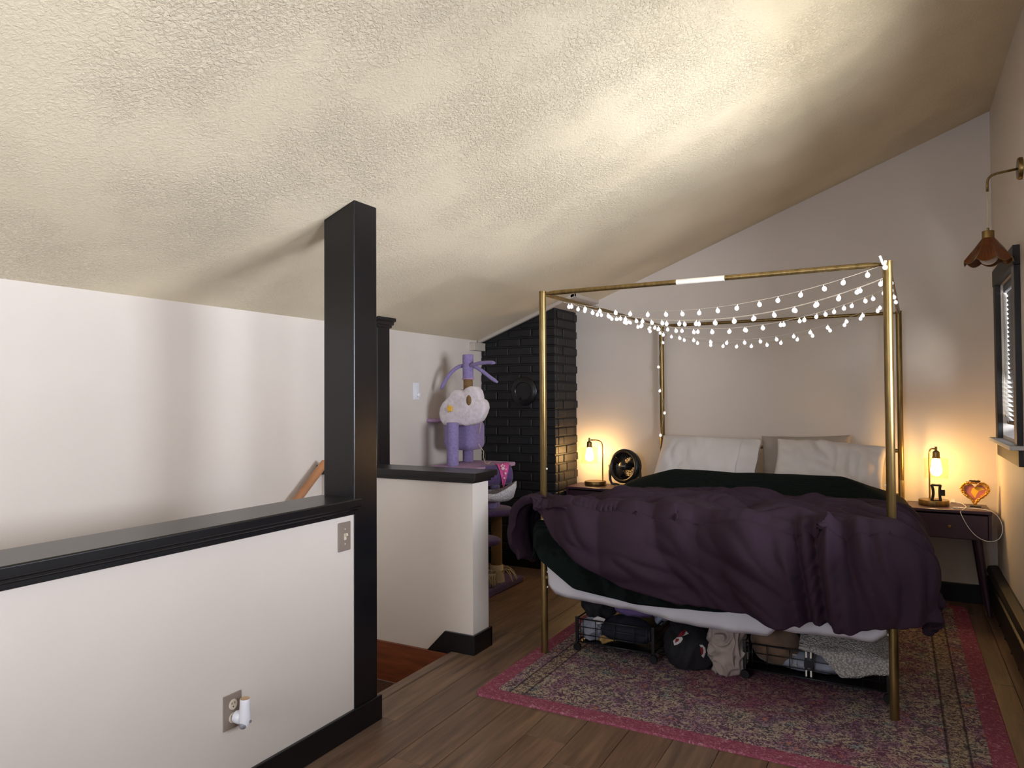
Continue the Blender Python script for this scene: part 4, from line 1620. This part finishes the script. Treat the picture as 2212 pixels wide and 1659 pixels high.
# petal shade: eight amber panels, each a child, with brass lead lines
npet = 8
for k in range(npet):
    a0, a1 = 2 * PI * k / npet + .2, 2 * PI * (k + 1) / npet + .2
    vs = []
    NP = 6
    for i in range(NP + 1):
        t = i / NP
        a = a0 + (a1 - a0) * t
        rr = .108 / math.cos(min(abs(t - .5) * 0, 1)) * (1 - .04 * (1 - (2 * t - 1) ** 2))
        zl = -.442 - .020 * (1 - (2 * t - 1) ** 2)
        vs.append((sx + .026 * math.cos(a), .026 * math.sin(a), -.333))
        vs.append((sx + .066 * math.cos(a), .066 * math.sin(a), -.388))
        vs.append((sx + rr * math.cos(a), rr * math.sin(a), zl))
    fs = [(i * 3 + j, (i + 1) * 3 + j, (i + 1) * 3 + j + 1, i * 3 + j + 1) for i in range(NP) for j in range(2)]
    o = MB().add(vs, fs).build('shade_panel', 'amber', sc)
    so = o.modifiers.new('t', 'SOLIDIFY')
    so.thickness = .002
    rim = [Vector(vs[i * 3 + 2]) for i in range(NP + 1)]
    MB().tube(rim, .0018, 6).build('rim_lead', 'brass', sc, smooth=True)
    MB().tube([vs[0], vs[1], vs[2]], .0022, 6).build('rib_lead', 'brass', sc, smooth=True)
MB().sphere((sx, 0, -.425), .042, 20, 14).build('bulb', 'frost', sc, smooth=True)

# ================================================================== CAT TREE
ct = empty('cat_tree', (-2.76, 4.49, 0))
tag(ct, 'tall lilac plush cat tree with cloud panel and branch arms behind the far half wall', 'cat tree')
CTI = ct.matrix_basis.inverted()


def ctp(v):
    return CTI @ Vector(v)


def cyl(name, m, parent, x, y, z0, z1, r, n=24, r1=None):
    r1 = r if r1 is None else r1
    return MB().lathe([(r * .9, z0), (r, z0 + .004), (r1, z1 - .004), (r1 * .9, z1), (.0005, z1)], n, c=ctp((x, y, 0))).build(name, m, parent, smooth='auto')


wbox('base', 'purpledk', ct, -3.05, -2.48, 4.22, 4.765, 0, .045, .012)
sp = Vector((-2.575, 4.52, 0))
cyl('sisal_post', 'sisal', ct, sp.x, sp.y, .045, .535, .040)
# frayed burlap collar at the foot of the post
b = MB()
random.seed(5)
c0 = ctp((sp.x, sp.y, 0))
b.lathe([(.060, .046), (.055, .08), (.050, .13), (.046, .165), (.043, .168)], 28, c=c0, caps=False)
for k in range(26):
    a = random.random() * 6.28
    p = [c0 + Vector((math.cos(a + .5 * t * s_) * (.05 + .10 * t), math.sin(a + .5 * t * s_) * (.05 + .10 * t), .12 - .06 * t + .05 * math.sin(t * 3))) for s_ in (random.uniform(-1, 1),) for t in (0, .25, .5, .75, 1)]
    b.tube(p, .0022, 5)
o = b.build('frayed_collar', 'rope', ct, smooth=True)
# toys on the base
g = MB()
for k in range(7):
    a = k * .5
    g.tube(bez(ctp((-2.60 + .02 * k, 4.33, .05)), ctp((-2.60 + .02 * k, 4.30, .16)), ctp((-2.52, 4.30 + .02 * k, .17)), ctp((-2.52, 4.36 + .01 * k, .05)), 8), .004, 6)
g.build('rope_loops', 'rope', ct, smooth=True)


def plate(name, m, x, y, z, rx, ry, th, n=32):
    prof = [(.92, 0), (.99, th * .25), (1, th * .5), (.99, th * .8), (.93, th), (.001, th)]
    rings = [[ctp((x + rx * r_ * math.cos(2 * PI * j / n), y + ry * r_ * math.sin(2 * PI * j / n), z + zz)) for j in range(n)] for r_, zz in prof]
    return MB().ring_tube(rings).build(name, m, ct, smooth=True)


plate('round_platform', 'purpledk', -2.640, 4.48, .535, .205, .19, .042)
cyl('bowl_post', 'purple', ct, -2.585, 4.47, .577, .645, .036)
# fluffy bowl bed with a raised back rim
bx, by, bz = -2.535, 4.44, .640
prof = [(.03, 0), (.10, .004), (.128, .025), (.136, .05), (.130, .064), (.118, .062), (.110, .045), (.09, .03), (.001, .026)]
rings = []
n_ = 40
for r_, zz in prof:
    ring = []
    for j in range(n_):
        a = 2 * PI * j / n_
        lift = max(0, math.cos(a - R(25))) ** 1.5
        k = max(0, (zz - .03) / .034) if r_ > .1 else 0
        ring.append(ctp((bx + (r_ + .02 * lift * k) * math.cos(a), by + (r_ + .02 * lift * k) * math.sin(a), bz + zz + k * lift * .075)))
    rings.append(ring)
MB().ring_tube(rings).build('bowl_bed', 'bowlw', ct, smooth=True)
plate('step_platform', 'purpledk', -2.555, 4.22, .375, .17, .13, .04)
# ramp leaning from the floor to the step
t0, t1 = Vector((-2.285, 3.91, .006)), aty(1054, 1196, 4.12)
d = (t1 - t0)
xa = Vector((-1, 0, 0))
nn = d.cross(xa).normalized() * .018
vs = [ctp(p + o2 + n2) for n2 in (Vector((0, 0, 0)), nn) for p, o2 in ((t0, Vector()), (t0, xa * .20), (t1, xa * .20), (t1, Vector()))]
MB().add(vs, [(3, 2, 1, 0), (4, 5, 6, 7), (0, 1, 5, 4), (1, 2, 6, 5), (2, 3, 7, 6), (3, 0, 4, 7)]).build('ramp', 'purpledk', ct, bevel=.005)
# upper deck with hammock tunnel
GZ = .895
wbox('upper_platform', 'pinkplush', ct, -2.92, -2.52, 4.14, 4.72, GZ - .03, GZ, .010)
cyl('support_post', 'sisal', ct, -2.93, 4.35, .045, GZ - .03, .04)
cyl('support_post', 'purple', ct, -2.62, 4.58, .577, GZ - .03, .036)
ta, tb = Vector((-2.66, 4.22, GZ - .075)), Vector((-2.39, 4.42, GZ - .055))
dt = (tb - ta)
pth = [ta + dt * t for t in (0, .03, .1, .5, .9, .97, 1)]
MB().tube([ctp(p) for p in pth], [.05, .066, .072, .072, .072, .066, .04], 24).build('hammock_roll', 'purpledk', ct, smooth=True)
# pink bandana draped over its end
b = MB()
n_ = 12
vs, fs = [], []
for i in range(n_ + 1):
    s = -1 + 2 * i / n_
    for j in range(9):
        t = j / 8
        w_ = (1 - t) ** .8
        a = R(100) - t * R(150)
        cc = ta + dt * (.80 + .16 * s * w_)
        side = Vector((dt.y, -dt.x, 0)).normalized()
        rr = .079 + .004 * math.sin(s * 5)
        p = cc + side * (rr * math.cos(a)) + Vector((0, 0, rr * math.sin(a) - max(0, t - .72) * .10))
        vs.append(ctp(p))
fs = [(i * 9 + j, i * 9 + j + 1, (i + 1) * 9 + j + 1, (i + 1) * 9 + j) for i in range(n_) for j in range(8)]
bd = b.add(vs, fs).build('bandana', 'bandana', ct, smooth=True)
so = bd.modifiers.new('t', 'SOLIDIFY')
so.thickness = .004
g = MB()
side = Vector((dt.y, -dt.x, 0)).normalized()
for (s, ang, r_) in ((-.2, 35, .014), (-.45, 50, .007), (-.2, 58, .007), (.1, 50, .007), (.2, 10, .009), (0, -12, .007), (.35, 30, .006)):
    cc = ta + dt * (.80 + .16 * s * .7)
    p = cc + side * (.083 * math.cos(R(ang))) + Vector((0, 0, .083 * math.sin(R(ang))))
    g.sphere(ctp(p), r_, 10, 6)
g.build('paw_print', 'pinkdot', bd, smooth=True)
# posts and condo above the deck
hp_ = aty(978, 1000, 4.24)
cyl('front_post', 'purple', ct, hp_.x, 4.24, GZ, 1.20, .042)
jp = aty(1011, 985, 4.56)
cyl('rear_post', 'purple', ct, jp.x, 4.56, GZ, 1.05, .040)
i0, i1 = aty(956, 972, 4.42), aty(1022, 922, 4.42)
cz0, cz1 = i0.z, i1.z + .05
o = link('condo', rounded_slab(i0.x, i1.x, 4.40, 4.62, cz0, cz1, .055), 'purple', ct, smooth=True, loc=-Vector(ct.location))
b = MB()
b.lathe([(.062, 0), (.062, .004), (.0005, .004)], 24, mtx=Matrix.Rotation(R(-90), 4, 'Y'), c=ctp((i0.x + .002, 4.51, (cz0 + cz1) / 2)))
b.build('condo_opening', 'blackmatte', ct)
# cloud panel
CLY = 4.30
CPX = [(300, 1480), (240, 1400), (215, 1280), (235, 1170), (280, 1080), (340, 1020), (400, 960), (440, 890), (490, 850), (560, 835), (620, 850), (665, 862), (700, 810), (760, 780), (830, 775), (890, 800), (930, 860), (950, 940), (960, 1005), (1010, 1030), (1045, 1090), (1055, 1170), (1030, 1260), (1000, 1330), (960, 1400), (900, 1450), (830, 1470), (740, 1492), (690, 1500), (640, 1480), (540, 1492), (470, 1465), (430, 1480), (360, 1487)]
pts = [aty(920 + x / 8.295, 740 + y / 8.295, CLY) for x, y in CPX]
cen = sum(pts, Vector()) / len(pts)
n_ = len(pts)
rings = []
for (sc_, dy) in ((.90, .0), (.97, .006), (1.0, .022), (1.0, .06), (.97, .078), (.9, .085)):
    rings.append([ctp(cen + (p - cen) * sc_ + Vector((0, dy, 0))) for p in pts])
b = MB().ring_tube(rings, caps=False)
k = len(b.v)
b.v += [tuple(ctp(cen + Vector((0, -.002, 0)))), tuple(ctp(cen + Vector((0, .085, 0))))]
for j in range(n_):
    b.f.append((j, (j + 1) % n_, k))
    b.f.append((5 * n_ + j, 5 * n_ + (j + 1) % n_, k + 1))
cld = b.build('cloud_panel', 'cloud', ct, smooth=True)
hc_ = aty(920 + 770 / 8.295, 740 + 1035 / 8.295, CLY)
MB().sphere(ctp(hc_ + Vector((0, .010, 0))), 1, 18, 12, (.026, .020, .044)).build('sisal_ball', 'sisal', cld, smooth=True)
sc_ = aty(920 + 437 / 8.295, 740 + 1185 / 8.295, CLY - .004)
poly = []
for i in range(10):
    a = PI / 2 + .2 + i * PI / 5
    r_ = .030 if i % 2 == 0 else .017
    poly.append((r_ * math.cos(a), r_ * math.sin(a)))
mx = Matrix.Translation(ctp(sc_)) @ Matrix.Rotation(R(90), 4, 'X')
MB().prism(poly, .012, mx).build('star', 'yellow', cld, bevel=.003)
# neck, top post and three branches
tp = aty(1011, 790, 4.46)
ztop = aty(1011, 766, 4.46).z
zneck = aty(1011, 819, 4.46).z
cyl('neck', 'sisal', ct, tp.x, 4.46, cz1 - .02, zneck + .01, .034)
cyl('top_post', 'purple', ct, tp.x, 4.46, zneck, ztop, .040)
MB().torus(ctp((tp.x, 4.46, zneck + .003)), .040, .006, 24, 8).build('frayed_rim', 'pinkplush', ct, smooth=True)


def branch(pp, Y0, Y1, r_):
    m_ = len(pp) - 1
    P = [aty(x, y, Y0 + (Y1 - Y0) * i / m_) for i, (x, y) in enumerate(pp)]
    Q = []
    for i in range(m_):
        for t in (0, .5):
            a = P[max(i - 1, 0)]; b1 = P[i]; c1 = P[i + 1]; d1 = P[min(i + 2, m_)]
            Q.append(.5 * ((2 * b1) + (c1 - a) * t + (2 * a - 5 * b1 + 4 * c1 - d1) * t * t + (3 * b1 - a - 3 * c1 + d1) * t ** 3))
    Q.append(P[-1])
    rs = [r_] * len(Q)
    rs[0] = rs[-1] = r_ * .55
    MB().tube([ctp(p) for p in Q], rs, 12).build('branch', 'purple', ct, smooth=True)


branch([(1004, 790), (994, 791), (982, 798), (970, 810), (960, 826), (952, 841)], 4.46, 4.40, .0140)
branch([(1016, 790), (1026, 787), (1040, 784), (1056, 783), (1069, 784)], 4.43, 4.40, .0140)
branch([(1022, 791), (1032, 795), (1046, 805), (1060, 816), (1075, 826)], 4.46, 4.50, .0140)
# small side shelf behind the cloud, dangling cord
s0 = aty(934, 908, 4.45)
plate('side_shelf', 'pinkplush', s0.x + .01, 4.47, s0.z - .014, .075, .09, .028)
cp = [(1040, 905), (1036, 930), (1031, 948), (1035, 962), (1045, 975), (1044, 988), (1049, 1001), (1058, 1000), (1062, 997), (1050, 1006)]
Q = [aty(x, y, 4.50) for x, y in cp]
for i_ in range(6, len(cp)):
    Q[i_] = Q[i_].lerp(aty(cp[i_][0], cp[i_][1], 4.30), .6)
    Q[i_].z = max(Q[i_].z, GZ + .003)
MB().tube([ctp(p) for p in Q], .0026, 6).build('dangling_cord', 'rope', ct, smooth=True)


# ================================================================== UNDER THE BED
def blob(name, c, rad, amp, m, seed, parent=None, freq=9, flat=None, fold=1.0, sub=5, squash=None):
    bm = bmesh.new()
    bmesh.ops.create_icosphere(bm, subdivisions=sub, radius=1)
    for v in bm.verts:
        d = v.co.normalized()
        p = Vector((d.x * rad[0], d.y * rad[1], d.z * rad[2]))
        q = p * freq + Vector((seed, seed * 1.7, -seed))
        w_ = mn.noise(q * .5)
        rdg = 1 - abs(mn.noise(q + Vector((w_ * 2, w_, 0)))) * 2
        lo_ = mn.noise(q * .33 + Vector((9, 3, 1)))
        k = 1 + lo_ * .35 * fold
        p = p * k + d * (rdg * amp * fold)
        p += Vector(c)
        if flat is not None and p.z < flat:
            p.z = flat + (p.z - flat) * .02
        v.co = p
    me = bpy.data.meshes.new(name)
    bm.to_mesh(me)
    bm.free()
    return link(name, me, m, parent, smooth=True)


RZ = .0115


def basket(name, label, x0, x1, y0, y1, zb, zt_, split=False):
    t = empty(name, ((x0 + x1) / 2, (y0 + y1) / 2, RZ))
    tag(t, label, 'basket', 'rolling baskets under the bed')
    I = t.matrix_basis.inverted()

    def tb(nm, pts, r_, n=6):
        return MB().tube([I @ Vector(p) for p in pts], r_, n).build(nm, 'wiremetal', t, smooth=True)
    for (x, y) in ((x0, y0), (x1, y0), (x0, y1), (x1, y1)):
        wbox('corner_post', 'wiremetal', t, x - .008, x + .008, y - .008, y + .008, RZ + .05, zt_ + .012, .002)
        wh = MB().lathe([(.020, -.008), (.022, -.005), (.022, .005), (.020, .008), (.0005, .008)], 18, mtx=Matrix.Rotation(R(90), 4, 'X'), c=I @ Vector((x, y, RZ + .0235))).build('caster', 'wiremetal', t, smooth='auto')
        MB().tube([I @ Vector((x, y, RZ + .024)), I @ Vector((x, y, RZ + .055))], .006, 8).build('caster_stem', 'wiremetal', wh)
    zs = [zb, zb + (zt_ - zb) * .33, zb + (zt_ - zb) * .66, zt_]
    for z in zs:
        r_ = .0042 if z in (zb, zt_) else .0026
        for yy in (y0, y1):
            tb('wire', [(x0, yy, z), (x1, yy, z)], r_)
        for xx in (x0, x1):
            tb('wire', [(xx, y0, z), (xx, y1, z)], r_)
    nv = max(3, int((x1 - x0) / .10))
    for k in range(1, nv):
        x = x0 + (x1 - x0) * k / nv
        for yy in (y0, y1):
            tb('wire', [(x, yy, zb), (x, yy, zt_)], .0026)
    for e in (.02, .035):
        for x in (x0 + e, x1 - e):
            tb('wire', [(x, y0, zb), (x, y0, zt_)], .0024)
    for k in range(1, 4):
        y = y0 + (y1 - y0) * k / 4
        for xx in (x0, x1):
            tb('wire', [(xx, y, zb), (xx, y, zt_)], .0018)
    wbox('mesh_floor', 'wiremetal', t, x0, x1, y0, y1, zb - .004, zb - .001)
    if split:
        xm = (x0 + x1) / 2 - .02
        for dx in (-.012, .012):
            wbox('hinge_bar', 'wiremetal', t, xm + dx - .005, xm + dx + .005, y0 - .004, y0 + .004, zb, zt_ + .004, .001)
        for dz in (0, .085):
            for dx in (-.024, .024):
                wbox('hinge_tab', 'label', t, xm + dx * .42 - .0035, xm + dx * .42 + .0035, y0 - .0062, y0 - .0042, zb + .012 + dz, zb + .040 + dz)
        wbox('hinge_plate', 'wiremetal', t, xm - .02, xm + .02, y0 - .006, y0 - .0045, zb + .052, zb + .085)
    return t


bzt = aty(1320, 1358, 3.56).z
basket('rolling_basket', 'black wire rolling basket piled with dark clothes', -1.535, -1.115, 3.565, 4.25, .062, .185)
brt = aty(1610, 1398, 3.56).z
basket('rolling_basket', 'black wire rolling basket holding a cream sherpa blanket', -.668, -.055, 3.585, 4.35, .062, .185, True)
# clothes in the left basket
tag(blob('black_garment', (-1.445, 3.675, .245), (.085, .075, .080), .020, 'blackcloth', 3, freq=16, flat=.066), 'black crumpled garment with white tag piled in the rolling basket', 'clothing', 'clothes piled in the rolling basket')
tag(blob('grey_laundry', (-1.470, 3.625, .122), (.050, .042, .055), .012, 'meshgrey', 8, freq=26, flat=.066), 'grey crumpled garment low in the corner of the rolling basket', 'clothing', 'clothes piled in the rolling basket')
tag(blob('navy_garment', (-1.290, 3.665, .130), (.150, .075, .068), .010, 'navycloth', 14, freq=10, flat=.066), 'dark navy garment filling the front of the rolling basket', 'clothing', 'clothes piled in the rolling basket')
tag(blob('lilac_garment', (-1.255, 3.715, .232), (.105, .060, .036), .008, 'lilaccloth', 21, freq=11), 'lilac garment lying on top of the navy one in the basket', 'clothing', 'clothes piled in the rolling basket')
tag(blob('speckled_shirt', (-1.29, 3.86, .268), (.150, .075, .060), .012, 'bluegrey', 30, freq=13), 'pale blue-grey speckled garment behind the lilac one', 'clothing', 'clothes piled in the rolling basket')
tag(blob('striped_shirt', (-1.135, 3.76, .225), (.040, .060, .062), .012, 'bluegrey', 37, freq=18), 'pale blue-grey garment hanging over the rim of the rolling basket', 'clothing', 'clothes piled in the rolling basket')
tag(blob('white_shirt', (-1.50, 3.82, .285), (.070, .055, .048), .012, 'whitecloth', 44, freq=16), 'white and grey printed cloth bunched behind the black garment', 'clothing', 'clothes piled in the rolling basket')
tg = MB()
tg.add([aty(x, y, 3.588) for x, y in ((1281, 1336), (1291, 1331), (1308, 1337), (1303, 1346), (1289, 1348))], [(0, 1, 2, 3, 4)])
o = tg.build('garment_label', 'whitecloth')
so = o.modifiers.new('t', 'SOLIDIFY')
so.thickness = .002
tag(o, 'white care label sticking out of the black garment', 'label')
# dark bag with red and white print between the baskets
bg = empty('cloth_bag', (-.965, 3.66, RZ))
tag(bg, 'black cloth bundle with red and white print between the two baskets', 'bag')
body = blob('body', (0, 0, .085), (.112, .12, .100), .016, 'blackcloth', 51, bg, freq=11, flat=.004)
upb = blob('upper_fold', (-.02, .10, .17), (.105, .11, .10), .014, 'blackcloth', 57, bg, freq=9, flat=.01)


def patch(name, pp, m, root, hitobjs, off=.004):
    """printed patch laid on the cloth: outline rays dropped onto the surface"""
    bpy.context.view_layer.update()
    vs = []
    cx = sum(p[0] for p in pp) / len(pp)
    cy = sum(p[1] for p in pp) / len(pp)
    for (x, y) in pp + [(cx, cy)]:
        best = None
        d = ray(x, y).normalized()
        for ob in hitobjs:
            inv = ob.matrix_world.inverted()
            ok, loc, nor, idx = ob.ray_cast(inv @ CP, (inv.to_3x3() @ d).normalized())
            if ok:
                wl = ob.matrix_world @ loc
                if best is None or (wl - CP).length < (best - CP).length:
                    best = wl
        if best is None:
            best = aty(x, y, 3.60)
        vs.append(root.matrix_world.inverted() @ (best - d * off))
    n = len(pp)
    return MB().add(vs, [(i, (i + 1) % n, n) for i in range(n)]).build(name, m, root)


T6 = lambda pts: [(1400 + x / 8.508, 1310 + y / 8.508) for x, y in pts]
patch('white_print', T6([(525, 570), (620, 560), (640, 600), (600, 660), (540, 700), (480, 715), (460, 630)]), 'whitecloth', bg, [body, upb], .004)
patch('red_print', T6([(510, 590), (575, 590), (555, 640), (490, 670)]), 'red', bg, [body, upb], .008)
patch('red_print', T6([(545, 545), (610, 460), (690, 420), (700, 480), (640, 540), (570, 565)]), 'red', bg, [body, upb], .006)
patch('white_print', T6([(700, 450), (750, 500), (680, 530), (640, 545)]), 'whitecloth', bg, [body, upb], .005)
patch('white_print', T6([(940, 705), (1000, 705), (1050, 760), (1060, 840), (1020, 950), (980, 910), (1010, 860), (1000, 790)]), 'whitecloth', bg, [body, upb], .005)
patch('red_print', T6([(955, 760), (1000, 745), (1015, 800), (1010, 870), (980, 900)]), 'red', bg, [body, upb], .006)
# beige cloth slumped beside the right basket
tag(blob('beige_cloth', (-.765, 3.63, .135), (.078, .080, .145), .030, 'beigecloth', 63, freq=17, flat=RZ, sub=6), 'beige cotton cloth slumped between the black bundle and the sherpa basket', 'cloth')
# right basket contents
br = empty('velvet_cushion', (-.535, 3.685, .066))
tag(br, 'round brown velvet cushion in the basket beside the sherpa blanket', 'cushion')
cu = blob('body', (0, 0, .105), (.118, .075, .098), .008, 'brownfur', 71, br, freq=10, flat=.002, fold=.6)
patch('care_label', [(1711, 1412), (1721, 1414), (1721, 1440), (1711, 1437)], 'whitecloth', br, [cu], .005)
tag(blob('grey_blanket', (-.36, 3.84, .115), (.24, .20, .06), .010, 'meshgrey', 77, freq=7, flat=.066), 'pale grey blanket on the floor of the sherpa basket', 'blanket')
# sherpa blanket heaped and drooping over the rim
bm = bmesh.new()
nu, nv = 60, 46
vs = []
for j in range(nv):
    for i in range(nu):
        s, t = i / (nu - 1), j / (nv - 1)
        x = -.42 + s * .39
        hang = float(np.interp(s, [0, .25, .45, .52, .8, 1], [.00, .03, .115, .11, .07, .06]))
        L_ = .42 + hang
        l_ = t * L_
        if l_ < .42:
            a = l_ / .42
            y = 4.05 - a * .47
            z = .20 + .085 * math.sin(PI * min(1, .18 + a * .75)) * (.6 + .4 * math.sin(PI * min(1, s + .15)))
        else:
            y = 3.572 - .004
            z = .20 + .085 * math.sin(PI * .93) * (.6 + .4 * math.sin(PI * min(1, s + .15))) - (l_ - .42)
        q = Vector((x * 9, y * 9, 4.2))
        z += .014 * mn.noise(q) + .006 * mn.noise(q * 2.3)
        y += .006 * mn.noise(q * 1.7 + Vector((5, 0, z * 9)))
        vs.append((x, y - .012, min(z, .30)))
fs = [(j * nu + i, j * nu + i + 1, (j + 1) * nu + i + 1, (j + 1) * nu + i) for j in range(nv - 1) for i in range(nu - 1)]
me = bpy.data.meshes.new('sherpa_blanket')
me.from_pydata(vs, [], fs)
o = link('sherpa_blanket', me, 'sherpa', None, smooth=True, sub=0)
so = o.modifiers.new('t', 'SOLIDIFY')
so.thickness = .012
so.offset = 0
tag(o, 'cream sherpa blanket drooping over the rim of the rolling basket', 'blanket')
